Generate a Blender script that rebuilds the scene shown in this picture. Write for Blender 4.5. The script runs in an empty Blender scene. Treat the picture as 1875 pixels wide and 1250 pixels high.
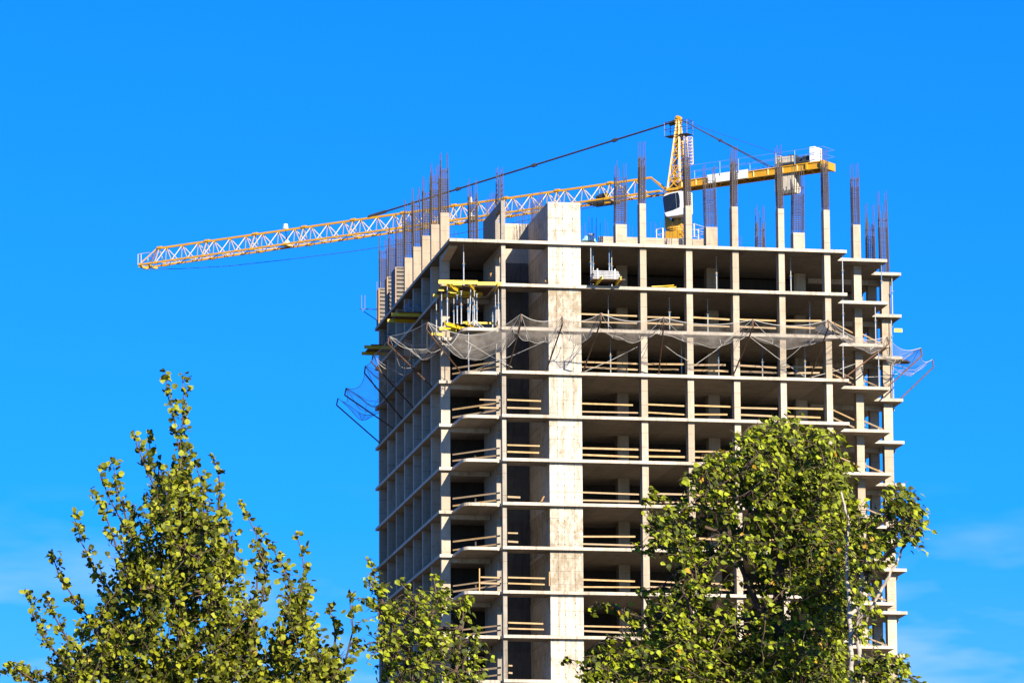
import bpy, math, random
from mathutils import Vector, Matrix
random.seed(7)
S = bpy.context.scene
COL = S.collection
R = math.radians

# ------------------------------------------------------------------ camera
H = 70.75                                   # top of the uppermost floor slab
CAM = Vector((-55.336, -333.296, 1.70))
RGT = Vector((0.98453907, -0.17507309, -0.00567668))
UP = Vector((-0.02605322, -0.17840583, 0.98361201))
FWD = Vector((0.17321675, 0.96825656, 0.18020873))
FPX, PW, PH = 9292.55, 1875.0, 1250.0
cd = bpy.data.cameras.new('camera')
cd.sensor_fit = 'HORIZONTAL'; cd.sensor_width = 36.0; cd.lens = FPX / PW * 36.0
cd.clip_start = 1.0; cd.clip_end = 12000.0
cam = bpy.data.objects.new('camera', cd); COL.objects.link(cam)
cam.matrix_world = Matrix(((RGT.x, UP.x, -FWD.x, CAM.x), (RGT.y, UP.y, -FWD.y, CAM.y), (RGT.z, UP.z, -FWD.z, CAM.z), (0, 0, 0, 1)))
S.camera = cam
S.render.resolution_x = 1024; S.render.resolution_y = 682

# ------------------------------------------------------------------ sun and sky
AZ = math.atan(0.26); EL = math.atan(0.42 * math.cos(AZ))
SUN = Vector((math.sin(AZ) * math.cos(EL), -math.cos(AZ) * math.cos(EL), math.sin(EL)))
ld = bpy.data.lights.new('sun', 'SUN'); ld.energy = 5.0; ld.angle = R(0.53); ld.color = (1.0, 0.90, 0.74)
sun = bpy.data.objects.new('sun', ld); COL.objects.link(sun)
sun.rotation_euler = SUN.to_track_quat('Z', 'Y').to_euler(); sun.location = (30, -60, 120)

def lk(nt, a, b): nt.links.new(a, b)
def nd(nt, typ, **kw):
    n = nt.nodes.new(typ)
    for k, v in kw.items():
        if k.startswith('i_'):
            key = k[2:]
            key = int(key) if key.isdigit() else key.replace('_', ' ')
            if isinstance(v, bpy.types.NodeSocket): lk(nt, v, n.inputs[key])
            else: n.inputs[key].default_value = v
        else: setattr(n, k, v)
    return n
def mth(nt, op, a, b=None, c=None, clamp=False):
    n = nt.nodes.new('ShaderNodeMath'); n.operation = op; n.use_clamp = clamp
    for i, v in enumerate((a, b, c)):
        if v is None: continue
        if isinstance(v, bpy.types.NodeSocket): lk(nt, v, n.inputs[i])
        else: n.inputs[i].default_value = v
    return n.outputs[0]
def mix(nt, f, a, b, mode='MIX'):
    n = nt.nodes.new('ShaderNodeMix'); n.data_type = 'RGBA'; n.blend_type = mode
    for i, v in ((0, f), (6, a), (7, b)):
        if isinstance(v, bpy.types.NodeSocket): lk(nt, v, n.inputs[i])
        elif i == 0: n.inputs[0].default_value = v
        else: n.inputs[i].default_value = (*v, 1) if len(v) == 3 else v
    return n.outputs[2]
def rng(nt, v, a, b, c=0.0, d=1.0):
    n = nt.nodes.new('ShaderNodeMapRange'); lk(nt, v, n.inputs[0])
    for i, x in enumerate((a, b, c, d)): n.inputs[i + 1].default_value = x
    return n.outputs[0]

world = bpy.data.worlds.new('World'); S.world = world; world.use_nodes = True
nt = world.node_tree; nt.nodes.clear()
sky = nd(nt, 'ShaderNodeTexSky', sky_type='NISHITA', sun_disc=False, sun_elevation=EL, sun_rotation=R(180) - AZ,
         air_density=1.0, dust_density=0.2, ozone_density=3.0)
tc = nd(nt, 'ShaderNodeTexCoord')
sep = nd(nt, 'ShaderNodeSeparateXYZ', i_0=tc.outputs['Generated'])
# sky graded deep blue opposite the sun; blue gain elsewhere added to fill shade
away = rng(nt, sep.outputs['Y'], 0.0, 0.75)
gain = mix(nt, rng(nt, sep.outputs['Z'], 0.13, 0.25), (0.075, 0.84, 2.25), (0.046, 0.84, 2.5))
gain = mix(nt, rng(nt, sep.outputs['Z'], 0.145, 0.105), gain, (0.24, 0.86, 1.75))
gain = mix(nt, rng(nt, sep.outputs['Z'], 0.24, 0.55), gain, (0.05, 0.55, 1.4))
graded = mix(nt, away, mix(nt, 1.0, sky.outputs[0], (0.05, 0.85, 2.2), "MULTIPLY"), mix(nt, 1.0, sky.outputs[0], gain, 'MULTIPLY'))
# thin wisps of cloud low over the horizon
mp = nd(nt, 'ShaderNodeMapping', i_Vector=tc.outputs['Generated']); mp.inputs['Scale'].default_value = (9, 9, 34)
cn = nd(nt, 'ShaderNodeTexNoise', i_Vector=mp.outputs[0], i_Scale=1.9, i_Detail=4.0, i_Roughness=0.55)
wisp = mth(nt, 'MULTIPLY', rng(nt, cn.outputs[0], 0.47, 0.74), rng(nt, sep.outputs['Z'], 0.153, 0.118))
graded = mix(nt, mth(nt, 'MULTIPLY', wisp, 0.95, clamp=True), graded, (5.5, 8.2, 12.0))
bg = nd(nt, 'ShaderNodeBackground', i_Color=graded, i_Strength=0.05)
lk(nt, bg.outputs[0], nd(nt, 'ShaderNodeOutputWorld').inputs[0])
S.view_settings.view_transform = 'Standard'; S.view_settings.look = 'None'
S.view_settings.exposure = 0.90; S.view_settings.gamma = 1.0
S.render.engine = 'CYCLES'; S.cycles.max_bounces = 6; S.cycles.diffuse_bounces = 1; S.cycles.transparent_max_bounces = 24

# ------------------------------------------------------------------ helpers
def at(x, y, X=None, Y=None, Z=None):
    """where the sight line through a photo pixel meets a real plane of the site"""
    d = FWD * FPX + RGT * (x - PW / 2) - UP * (y - PH / 2)
    t = (X - CAM.x) / d.x if X is not None else (Y - CAM.y) / d.y if Y is not None else (Z - CAM.z) / d.z
    return CAM + d * t

class MB:
    def __init__(s): s.v = []; s.f = []; s.uv = None
    def add(s, vs, fs):
        b = len(s.v); s.v.extend([tuple(v) for v in vs]); s.f.extend([tuple(i + b for i in f) for f in fs]); return s
    def box(s, x0, x1, y0, y1, z0, z1):
        return s.add([(x0, y0, z0), (x1, y0, z0), (x1, y1, z0), (x0, y1, z0), (x0, y0, z1), (x1, y0, z1), (x1, y1, z1), (x0, y1, z1)],
                     [(3, 2, 1, 0), (4, 5, 6, 7), (0, 1, 5, 4), (1, 2, 6, 5), (2, 3, 7, 6), (3, 0, 4, 7)])
    def bar(s, a, b, w, h=None, up=(0, 0, 1)):
        a, b = Vector(a), Vector(b); h = h or w; d = (b - a)
        if d.length < 1e-6: return s
        d.normalize(); u = Vector(up)
        if abs(d.dot(u)) > 0.98: u = Vector((0, 1, 0))
        x = d.cross(u).normalized() * w / 2; z = x.cross(d).normalized() * h / 2
        vs = [p + q for p in (a, b) for q in (-x - z, x - z, x + z, -x + z)]
        return s.add(vs, [(3, 2, 1, 0), (4, 5, 6, 7), (0, 1, 5, 4), (1, 2, 6, 5), (2, 3, 7, 6), (3, 0, 4, 7)])
    def tube(s, pts, r, n=6, r2=None):
        pts = [Vector(p) for p in pts]; m = len(pts); rings = []
        for i, p in enumerate(pts):
            d = (pts[min(i + 1, m - 1)] - pts[max(i - 1, 0)]).normalized()
            u = Vector((0, 0, 1)) if abs(d.z) < 0.9 else Vector((0, 1, 0))
            x = d.cross(u).normalized(); y = x.cross(d)
            rr = r if r2 is None else r + (r2 - r) * i / (m - 1)
            rings.append([p + (x * math.cos(2 * math.pi * k / n) + y * math.sin(2 * math.pi * k / n)) * rr for k in range(n)])
        vs = [v for ring in rings for v in ring]
        fs = [(i * n + k, i * n + (k + 1) % n, (i + 1) * n + (k + 1) % n, (i + 1) * n + k) for i in range(m - 1) for k in range(n)]
        fs += [tuple(range(n - 1, -1, -1)), tuple((m - 1) * n + k for k in range(n))]
        return s.add(vs, fs)
    def prism(s, poly, z0, z1):
        n = len(poly)
        return s.add([(x, y, z0) for x, y in poly] + [(x, y, z1) for x, y in poly],
                     [tuple(range(n - 1, -1, -1)), tuple(range(n, 2 * n))] + [(i, (i + 1) % n, n + (i + 1) % n, n + i) for i in range(n)])
    def extrude(s, pts, vec):
        n = len(pts); vec = Vector(vec); pts = [Vector(p) for p in pts]
        return s.add(pts + [p + vec for p in pts],
                     [tuple(range(n - 1, -1, -1)), tuple(range(n, 2 * n))] + [(i, (i + 1) % n, n + (i + 1) % n, n + i) for i in range(n)])
    def build(s, name, mat, parent=None, bevel=0, smooth=False, origin=None):
        me = bpy.data.meshes.new(name)
        o0 = Vector(origin) if origin is not None else Vector((0, 0, 0))
        me.from_pydata([Vector(v) - o0 for v in s.v], [], s.f); me.update()
        me.materials.append(mat)
        if smooth:
            for p in me.polygons: p.use_smooth = True
        o = bpy.data.objects.new(name, me); COL.objects.link(o)
        if parent is not None:
            o.parent = parent
            o.location = o0 - WL.get(parent.name, Vector((0, 0, 0)))
        else: o.location = o0
        WL[o.name] = o0
        if bevel:
            m = o.modifiers.new('bevel', 'BEVEL'); m.width = bevel; m.segments = 2; m.limit_method = 'ANGLE'
        return o
WL = {}
def tag(o, label=None, cat=None, group=None, kind=None):
    if label: o['label'] = label
    if cat: o['category'] = cat
    if group: o['group'] = group
    if kind: o['kind'] = kind
    return o
def thing(name, label, cat, loc, group=None):
    o = bpy.data.objects.new(name, None); COL.objects.link(o); o.location = loc; o.empty_display_size = 0.3
    WL[o.name] = Vector(loc)
    return tag(o, label, cat, group)

# ------------------------------------------------------------------ materials
def base_mat(name, rough=0.8, metal=0.0):
    m = bpy.data.materials.new(name); m.use_nodes = True; t = m.node_tree; t.nodes.clear()
    b = nd(t, 'ShaderNodeBsdfPrincipled'); b.inputs['Roughness'].default_value = rough; b.inputs['Metallic'].default_value = metal
    o = nd(t, 'ShaderNodeOutputMaterial'); lk(t, b.outputs[0], o.inputs[0])
    return m, t, b
def noisy(name, c1, c2, scale=3.0, rough=0.7, metal=0.0, stretch=(1, 1, 1), lo=0.35, hi=0.65, bump=0.0):
    m, t, b = base_mat(name, rough, metal)
    tcn = nd(t, 'ShaderNodeTexCoord'); mpn = nd(t, 'ShaderNodeMapping', i_Vector=tcn.outputs['Object']); mpn.inputs['Scale'].default_value = stretch
    n = nd(t, 'ShaderNodeTexNoise', i_Vector=mpn.outputs[0], i_Scale=scale, i_Detail=6.0, i_Roughness=0.6)
    lk(t, mix(t, rng(t, n.outputs[0], lo, hi), c1, c2), b.inputs['Base Color'])
    if bump:
        bp = nd(t, 'ShaderNodeBump', i_Height=n.outputs[0]); bp.inputs['Strength'].default_value = bump; bp.inputs['Distance'].default_value = 0.02
        lk(t, bp.outputs[0], b.inputs['Normal'])
    return m
def concrete(name, light, dark, dirt, stain=0.5, storey=0.2, vseams=None, vstep=None, hstep=None, holes=False, hoff=0.0, blotch=0.0):
    m, t, b = base_mat(name, 0.85)
    tcn = nd(t, 'ShaderNodeTexCoord'); geo = nd(t, 'ShaderNodeNewGeometry')
    sp = nd(t, 'ShaderNodeSeparateXYZ', i_0=geo.outputs['Position']); X, Y, Z = sp.outputs
    pos = geo.outputs['Position']
    n1 = nd(t, 'ShaderNodeTexNoise', i_Vector=pos, i_Scale=0.9, i_Detail=7.0, i_Roughness=0.65)
    mp1 = nd(t, 'ShaderNodeMapping', i_Vector=pos); mp1.inputs['Scale'].default_value = (1.6, 1.6, 0.22)
    n2 = nd(t, 'ShaderNodeTexNoise', i_Vector=mp1.outputs[0], i_Scale=2.2, i_Detail=6.0, i_Roughness=0.7)
    n3 = nd(t, 'ShaderNodeTexNoise', i_Vector=pos, i_Scale=7.0, i_Detail=5.0, i_Roughness=0.7)
    fl = mth(t, 'FLOOR', mth(t, 'DIVIDE', mth(t, 'SUBTRACT', Z, H - 30.0 - 0.22), 3.0))
    wn = nd(t, 'ShaderNodeTexWhiteNoise', noise_dimensions='2D')
    cmb = nd(t, 'ShaderNodeCombineXYZ', i_0=mth(t, 'FLOOR', mth(t, 'DIVIDE', X, 2.6)), i_1=fl)
    lk(t, cmb.outputs[0], wn.inputs['Vector'])
    col = mix(t, rng(t, n1.outputs[0], 0.35, 0.68), light, dark)
    # formwork panels take the pour a little differently
    fac = mth(t, 'MULTIPLY', wn.outputs[0], storey)
    col = mix(t, fac, col, dirt)
    thr = mth(t, 'SUBTRACT', n2.outputs[0], mth(t, 'MULTIPLY', wn.outputs[0], -0.10))
    col = mix(t, mth(t, 'MULTIPLY', rng(t, thr, 0.56, 0.74), stain), col, dirt)
    col = mix(t, mth(t, 'MULTIPLY', rng(t, n3.outputs[0], 0.56, 0.78), 0.35), col, dirt)
    if blotch:                                   # storeys poured with oilier boards, blotches down to the slab
        amt = None
        for lift, a in ((8, 0.95), (5, 0.40), (3, 0.60), (2, 0.80), (0, 0.4), (10, 0.35)):
            q = mth(t, 'MULTIPLY', mth(t, 'COMPARE', fl, float(lift), 0.3), a); amt = q if amt is None else mth(t, 'ADD', amt, q)
        col = mix(t, mth(t, 'MULTIPLY', amt, 0.42 * blotch), col, (0.40, 0.32, 0.21))
        mp4 = nd(t, 'ShaderNodeMapping', i_Vector=pos); mp4.inputs['Scale'].default_value = (1.5, 1.5, 0.75)
        n4 = nd(t, 'ShaderNodeTexNoise', i_Vector=mp4.outputs[0], i_Scale=1.7, i_Detail=9.0, i_Roughness=0.72)
        pan = nd(t, 'ShaderNodeTexWhiteNoise', noise_dimensions='2D')
        cp = nd(t, 'ShaderNodeCombineXYZ', i_0=mth(t, 'FLOOR', mth(t, 'DIVIDE', X, 0.57)), i_1=mth(t, 'FLOOR', mth(t, 'DIVIDE', Z, 1.0))); lk(t, cp.outputs[0], pan.inputs['Vector'])
        v = mth(t, 'ADD', mth(t, 'ADD', n4.outputs[0], mth(t, 'MULTIPLY', amt, 0.17)), mth(t, 'MULTIPLY', pan.outputs[0], 0.05))
        col = mix(t, mth(t, 'MULTIPLY', rng(t, v, 0.58, 0.74), blotch), col, (0.25, 0.19, 0.115))
    seam = None
    def orr(a, bb): return bb if a is None else mth(t, 'MAXIMUM', a, bb)
    def near(v, w): return mth(t, 'LESS_THAN', mth(t, 'ABSOLUTE', v), w)
    for x0 in (vseams or []):
        seam = orr(seam, mth(t, 'MULTIPLY', near(mth(t, 'SUBTRACT', X, x0), 0.016), 0.55))
        if holes:
            dz = mth(t, 'SUBTRACT', mth(t, 'MODULO', Z, 0.8), 0.4)
            seam = orr(seam, mth(t, 'MULTIPLY', near(mth(t, 'SUBTRACT', X, x0), 0.035), near(dz, 0.035)))
    if vstep:
        for c in (X, Y):
            d = mth(t, 'SUBTRACT', mth(t, 'FLOORED_MODULO', c, vstep), vstep / 2)
            seam = orr(seam, mth(t, 'MULTIPLY', near(d, 0.014), 0.42))
    if hstep:
        d = mth(t, 'SUBTRACT', mth(t, 'MODULO', mth(t, 'ADD', Z, hoff), hstep), hstep / 2)
        seam = orr(seam, mth(t, 'MULTIPLY', near(d, 0.017), mth(t, 'MULTIPLY', rng(t, n1.outputs[0], 0.3, 0.6), 0.62)))
    if seam is not None:
        col = mix(t, seam, col, (dirt[0] * 0.35, dirt[1] * 0.33, dirt[2] * 0.3))
    lk(t, col, b.inputs['Base Color'])
    bp = nd(t, 'ShaderNodeBump', i_Height=n3.outputs[0]); bp.inputs['Strength'].default_value = 0.25; bp.inputs['Distance'].default_value = 0.02
    lk(t, bp.outputs[0], b.inputs['Normal'])
    return m
SXS, SXE = 6.89, 9.15                       # the wide front shear wall
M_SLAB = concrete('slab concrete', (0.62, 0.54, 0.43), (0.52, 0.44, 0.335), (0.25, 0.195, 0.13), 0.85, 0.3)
M_FLOOR = concrete('darkened floor', (0.22, 0.19, 0.15), (0.15, 0.13, 0.10), (0.10, 0.08, 0.06), 0.4, 0.2)  # floor tops darkened to cut the light bounced onto the soffits
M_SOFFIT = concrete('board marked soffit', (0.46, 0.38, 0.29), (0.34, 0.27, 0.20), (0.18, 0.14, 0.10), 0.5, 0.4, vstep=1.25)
M_COLUMN = concrete('column concrete', (0.57, 0.48, 0.365), (0.46, 0.38, 0.28), (0.29, 0.22, 0.14), 0.5, 0.6, hstep=0.97, blotch=0.35)
M_SHEAR = concrete('shear wall concrete', (0.67, 0.61, 0.51), (0.57, 0.51, 0.41), (0.27, 0.215, 0.14), 0.85, 0.3,
                   vseams=[SXS + 2.26 * q for q in (0.245, 0.443, 0.754)], hstep=0.9, holes=True, blotch=0.85)
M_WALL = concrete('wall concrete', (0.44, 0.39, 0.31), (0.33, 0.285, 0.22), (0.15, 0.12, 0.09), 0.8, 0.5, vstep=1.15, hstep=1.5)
M_SHADEWALL = concrete('inner concrete in painted shade', (0.07, 0.06, 0.05), (0.05, 0.043, 0.036), (0.03, 0.026, 0.022), 0.8, 0.5, vstep=1.15, hstep=1.5)  # near-black base colour paints the interior shade onto these walls
M_STAIRBACK = concrete('shade dark streaked stair concrete', (0.15, 0.13, 0.105), (0.10, 0.085, 0.07), (0.05, 0.042, 0.035), 0.9, 0.5, vstep=1.15)  # shade of the stair bay put into the colour; roof part stays light
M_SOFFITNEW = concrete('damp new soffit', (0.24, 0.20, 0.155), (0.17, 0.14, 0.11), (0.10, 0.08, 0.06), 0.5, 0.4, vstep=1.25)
M_REBAR = noisy('rusty steel bar', (0.060, 0.036, 0.026), (0.032, 0.024, 0.022), 6.0, 0.7)
M_TIMBER = noisy('new sawn timber', (0.56, 0.33, 0.12), (0.42, 0.22, 0.07), 2.5, 0.75, stretch=(1, 6, 14))
def timber_mat():
    m, t, b = base_mat('weathered sawn timber', 0.8)
    oi = nd(t, 'ShaderNodeObjectInfo'); g = nd(t, 'ShaderNodeNewGeometry')
    n = nd(t, 'ShaderNodeTexNoise', i_Vector=g.outputs['Position'], i_Scale=3.0, i_Detail=5.0)
    c = mix(t, rng(t, n.outputs[0], 0.35, 0.65), (0.54, 0.35, 0.145), (0.42, 0.25, 0.09))
    lk(t, mix(t, mth(t, 'MULTIPLY', oi.outputs['Random'], 0.75), c, (0.33, 0.25, 0.165)), b.inputs['Base Color'])
    return m
M_RAIL = timber_mat()
M_RUST = noisy('rusty pole steel', (0.16, 0.075, 0.03), (0.07, 0.04, 0.025), 4.0, 0.75)
M_GALV = noisy('galvanised steel', (0.62, 0.62, 0.60), (0.42, 0.43, 0.44), 5.0, 0.4, 0.3)
M_BLUEPROP = noisy('painted prop sleeve', (0.10, 0.20, 0.36), (0.14, 0.26, 0.40), 5.0, 0.5)
M_CRANE = noisy('crane yellow paint', (0.66, 0.34, 0.010), (0.56, 0.27, 0.010), 1.2, 0.42)
M_CRANEPALE = noisy('sun bleached crane paint', (0.60, 0.38, 0.05), (0.54, 0.36, 0.07), 1.2, 0.5)
M_WHITE = noisy('white cab paint', (0.82, 0.82, 0.80), (0.74, 0.74, 0.72), 1.0, 0.35)
M_BLACK = noisy('dark grey steel', (0.03, 0.033, 0.038), (0.05, 0.05, 0.052), 3.0, 0.5)
M_CABLE = noisy('dark steel rope', (0.035, 0.04, 0.045), (0.06, 0.06, 0.06), 3.0, 0.6)
M_YBEAM = noisy('yellow formwork beam', (0.80, 0.60, 0.02), (0.80, 0.46, 0.02), 1.5, 0.5)
M_PLY = noisy('brown plywood', (0.16, 0.09, 0.04), (0.09, 0.05, 0.03), 2.0, 0.6)
M_FORM = noisy('formwork rib steel', (0.30, 0.25, 0.19), (0.15, 0.115, 0.08), 2.5, 0.6)
M_FORMDARK = noisy('formwork panel steel', (0.06, 0.05, 0.045), (0.035, 0.03, 0.028), 2.5, 0.6)
M_FORMEDGE = noisy('worn formwork edge', (0.42, 0.24, 0.09), (0.30, 0.16, 0.06), 3.0, 0.6)
M_ROPE = noisy('pale rope', (0.55, 0.52, 0.46), (0.44, 0.41, 0.36), 6.0, 0.9)
M_CWT = noisy('counterweight concrete', (0.56, 0.50, 0.40), (0.46, 0.40, 0.30), 2.0, 0.85)
M_TARP = noisy('pale blue tarpaulin', (0.25, 0.52, 0.62), (0.34, 0.60, 0.68), 2.0, 0.6)
def glass_mat():
    m, t, b = base_mat('tinted cab glass', 0.06)
    b.inputs['Base Color'].default_value = (0.012, 0.016, 0.024, 1); b.inputs['Specular IOR Level'].default_value = 0.6
    return m
M_GLASS = glass_mat()
def net_mat():
    m = bpy.data.materials.new('knotted safety net'); m.use_nodes = True; t = m.node_tree; t.nodes.clear()
    uv = nd(t, 'ShaderNodeTexCoord')
    n = nd(t, 'ShaderNodeTexNoise', i_Vector=uv.outputs['Object'], i_Scale=1.1, i_Detail=5.0, i_Roughness=0.65)
    n2 = nd(t, 'ShaderNodeTexNoise', i_Vector=uv.outputs['Object'], i_Scale=14.0, i_Detail=2.0)
    f = mth(t, 'ADD', rng(t, n.outputs[0], 0.35, 0.72, 0.10, 0.37), rng(t, n2.outputs[0], 0.3, 0.7, -0.06, 0.06))
    d = nd(t, 'ShaderNodeBsdfDiffuse'); d.inputs[0].default_value = (0.42, 0.37, 0.31, 1)
    tr = nd(t, 'ShaderNodeBsdfTransparent'); mx = nd(t, 'ShaderNodeMixShader')
    lk(t, f, mx.inputs[0]); lk(t, tr.outputs[0], mx.inputs[1]); lk(t, d.outputs[0], mx.inputs[2])
    lk(t, mx.outputs[0], nd(t, 'ShaderNodeOutputMaterial').inputs[0])
    return m
M_NET = net_mat()
def leaf_mat(name, c1, c2, c3, gloss=0.45):
    m = bpy.data.materials.new(name); m.use_nodes = True; t = m.node_tree; t.nodes.clear()
    g = nd(t, 'ShaderNodeNewGeometry')
    v = mth(t, 'FRACT', mth(t, 'MULTIPLY', g.outputs['Random Per Island'], 7.31))
    col = mix(t, rng(t, v, 0.16, 0.95), c1, c2)  # near-black share of leaves puts crown shade into the colour
    col = mix(t, mth(t, 'GREATER_THAN', g.outputs['Random Per Island'], 0.993), col, c3)
    b = nd(t, 'ShaderNodeBsdfPrincipled', i_Base_Color=col); b.inputs['Roughness'].default_value = gloss; b.inputs['Specular IOR Level'].default_value = 0.25
    tl = nd(t, 'ShaderNodeBsdfTranslucent', i_Color=mix(t, 1.0, col, (1.25, 1.2, 0.6), 'MULTIPLY'))
    mx = nd(t, 'ShaderNodeMixShader'); mx.inputs[0].default_value = 0.08
    lk(t, b.outputs[0], mx.inputs[1]); lk(t, tl.outputs[0], mx.inputs[2])
    lk(t, mx.outputs[0], nd(t, 'ShaderNodeOutputMaterial').inputs[0])
    return m
M_POPLAR = leaf_mat('poplar leaf', (0.050, 0.062, 0.004), (0.31, 0.325, 0.014), (0.40, 0.30, 0.03), 0.55)
M_BIRCHLEAF = leaf_mat('birch leaf', (0.035, 0.050, 0.003), (0.34, 0.385, 0.014), (0.46, 0.27, 0.02), 0.55)
M_BARK = noisy('grey brown bark', (0.13, 0.085, 0.05), (0.07, 0.045, 0.03), 5.0, 0.9)
M_BIRCHBARK = noisy('white birch bark', (0.42, 0.37, 0.30), (0.14, 0.10, 0.07), 3.0, 0.8, stretch=(1, 1, 3), lo=0.5, hi=0.75)

# ------------------------------------------------------------------ ground
def ground_mat():
    m, t, b = base_mat('dry earth and grass', 0.95)
    g = nd(t, 'ShaderNodeNewGeometry')
    n = nd(t, 'ShaderNodeTexNoise', i_Vector=g.outputs['Position'], i_Scale=0.05, i_Detail=8.0)
    lk(t, mix(t, rng(t, n.outputs[0], 0.4, 0.6), (0.17, 0.13, 0.08), (0.07, 0.07, 0.03)), b.inputs['Base Color'])
    return m
tag(MB().add([(-4000, -4000, 0), (4000, -4000, 0), (4000, 4000, 0), (-4000, 4000, 0)], [(0, 1, 2, 3)]).build('ground', ground_mat()), kind='structure')

# ------------------------------------------------------------------ the unfinished tower
FH, TH = 3.0, 0.21
NF = 24
LD = 33.9                                    # depth of the building
tower = thing('unfinished_tower', 'tall bare concrete tower frame under construction with open storeys and rebar on its roof', 'building', (14, 16, 0))
def zt(k): return H - FH * k
def chamf(k):
    """left end of the front edge: balconies with a rounded corner below, a square corner on the top slab"""
    if k == 0: return [(0, LD), (0, 0)]
    if k == 1: return [(0, LD), (0, 4.5), (3.30, 4.5), (3.30, 0.02)]
    a = [(0, LD), (0, 4.5), (0.93, 4.5), (1.0, 1.25)]
    for i in range(1, 6):
        q = i / 5 * math.pi / 2
        a.append((1.0 + 0.5 * (1 - math.cos(q)), 1.25 - 0.65 * math.sin(q)))
    return a + [(3.36, 0.6), (3.36, 0.86), (3.60, 0.86), (3.60, 0.0)]
right = [(27.74, 0), (27.74, 2.72), (31.32, 2.72), (31.32, 7.3), (33.45, 7.3), (33.45, 11.4), (32.55, 11.9), (32.45, 14.3), (31.6, 17.0), (27.7, 17.0), (27.7, LD)]
SH0, SH1, SHY0, SHY1 = 3.95, 6.87, 2.0, 8.25  # shaft opening beside the shear wall
def slab_mesh(k):
    ry = random.Random(100 + k); dy = lambda: ry.uniform(-0.02, 0.02)
    poly = [(x + dy(), y + dy()) for x, y in chamf(k) + right]
    z1 = zt(k); z0 = z1 - TH
    m = MB()
    import mathutils.geometry as G
    hole = [(SH0, SHY0), (SH0, SHY1), (SH1, SHY1), (SH1, SHY0)]
    loops = [[Vector((x, y, 0)) for x, y in poly], [Vector((x, y, 0)) for x, y in hole]]
    tri = G.tessellate_polygon(loops)
    pts = poly + hole; n = len(pts)
    fs = []
    for t in tri:
        a, b, c = (Vector(pts[i]) for i in t)
        ccw = (b - a).cross(c - a) > 0
        up = t if ccw else t[::-1]
        fs.append(tuple(i + n for i in up)); fs.append(tuple(up[::-1]))
    np_ = len(poly)
    for i in range(np_): j = (i + 1) % np_; fs.append((i, j, n + j, n + i))
    for i in range(4): a = np_ + i; b = np_ + (i + 1) % 4; fs.append((a, b, n + b, n + a))
    m.add([(x, y, z0) for x, y in pts] + [(x, y, z1) for x, y in pts], fs)
    return m
for k in range(NF):
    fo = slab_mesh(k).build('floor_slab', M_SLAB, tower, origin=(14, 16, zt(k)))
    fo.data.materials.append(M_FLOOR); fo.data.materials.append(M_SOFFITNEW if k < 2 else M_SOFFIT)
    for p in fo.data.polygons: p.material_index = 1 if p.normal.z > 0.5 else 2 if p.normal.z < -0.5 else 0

random.seed(11)
def rebar_cage(x0, x1, y0, y1, z0, hh, parent, nx=4, ny=3, sid=0, tie=0.115, name='rebar_cage'):
    rs = random.Random(sid); m = MB()
    c = 0.045
    xs = [x0 + c + (x1 - x0 - 2 * c) * i / (nx - 1) for i in range(nx)]
    ys = [y0 + c + (y1 - y0 - 2 * c) * i / (ny - 1) for i in range(ny)]
    lean = Vector((rs.uniform(-0.05, 0.05), rs.uniform(-0.05, 0.05), 0))
    cx, cy = (x0 + x1) / 2, (y0 + y1) / 2
    pts = [(x, y) for i, x in enumerate(xs) for j, y in enumerate(ys) if i in (0, nx - 1) or j in (0, ny - 1)]
    tt = hh * rs.uniform(0.56, 0.64)
    for (x, y) in pts:
        corner = (x in (xs[0], xs[-1])) and (y in (ys[0], ys[-1]))
        top = hh * (rs.uniform(0.96, 1.0) if corner else rs.choice((rs.uniform(0.70, 0.80), rs.uniform(0.66, 0.74), rs.uniform(0.8, 0.95))))
        p0 = Vector((x, y, z0)); q = top / hh
        pull = 0.22 * max(0, q - 0.55)
        mid = Vector((x, y, z0 + tt)) + lean * (tt / hh) * 2
        p1 = Vector((x + (cx - x) * pull + rs.uniform(-.02, .02), y + (cy - y) * pull, z0 + top)) + lean * q * 2
        m.bar(p0, mid, 0.042); m.bar(mid, p1, 0.038)
        if corner: m.bar(p0 + Vector((0.03, 0.0, 0)), mid + (p1 - mid) * 0.45 + Vector((0.03, 0, 0)), 0.03)
    z = z0 + rs.uniform(0.15, 0.4)
    zs = []
    while z < z0 + tt:
        zs.append(z)
        z += tie * (rs.uniform(0.85, 1.2) if (z - z0) > 0.25 * hh else rs.uniform(1.0, 1.35))
    zs.append(z0 + tt + 0.5)
    for z in zs:
        o = lean * ((z - z0) / hh) * 2
        a = [Vector((xs[0], ys[0], z)) + o, Vector((xs[-1], ys[0], z)) + o, Vector((xs[-1], ys[-1], z)) + o, Vector((xs[0], ys[-1], z)) + o]
        for i in range(4): m.bar(a[i], a[(i + 1) % 4], 0.026)
    return m.build(name, M_REBAR, parent, origin=(cx, cy, z0))
def column(x0, x1, y0, y1, ztop=H + 2.85, cage=4.45, nx=4, ny=3, sid=0, mat=None, zbot=0.0, name='concrete_column'):
    """one shaft per storey, each set between two slabs, in one mesh"""
    m = MB(); g = 0.0025
    if ztop > H: m.box(x0, x1, y0, y1, H + g, ztop)
    for k in range(NF):
        jx = random.uniform(-0.012, 0.012); top = zt(k) - TH - g; bot = (zt(k + 1) + g) if k + 1 < NF else 0.0
        m.box(x0 + jx, x1 + jx, y0 + jx, y1 + jx, bot, top)
    o = m.build(name, mat or M_COLUMN, tower, origin=((x0 + x1) / 2, (y0 + y1) / 2, 0))
    if cage: rebar_cage(x0, x1, y0, y1, max(ztop, H), cage, o, nx, ny, sid)
    return o
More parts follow.
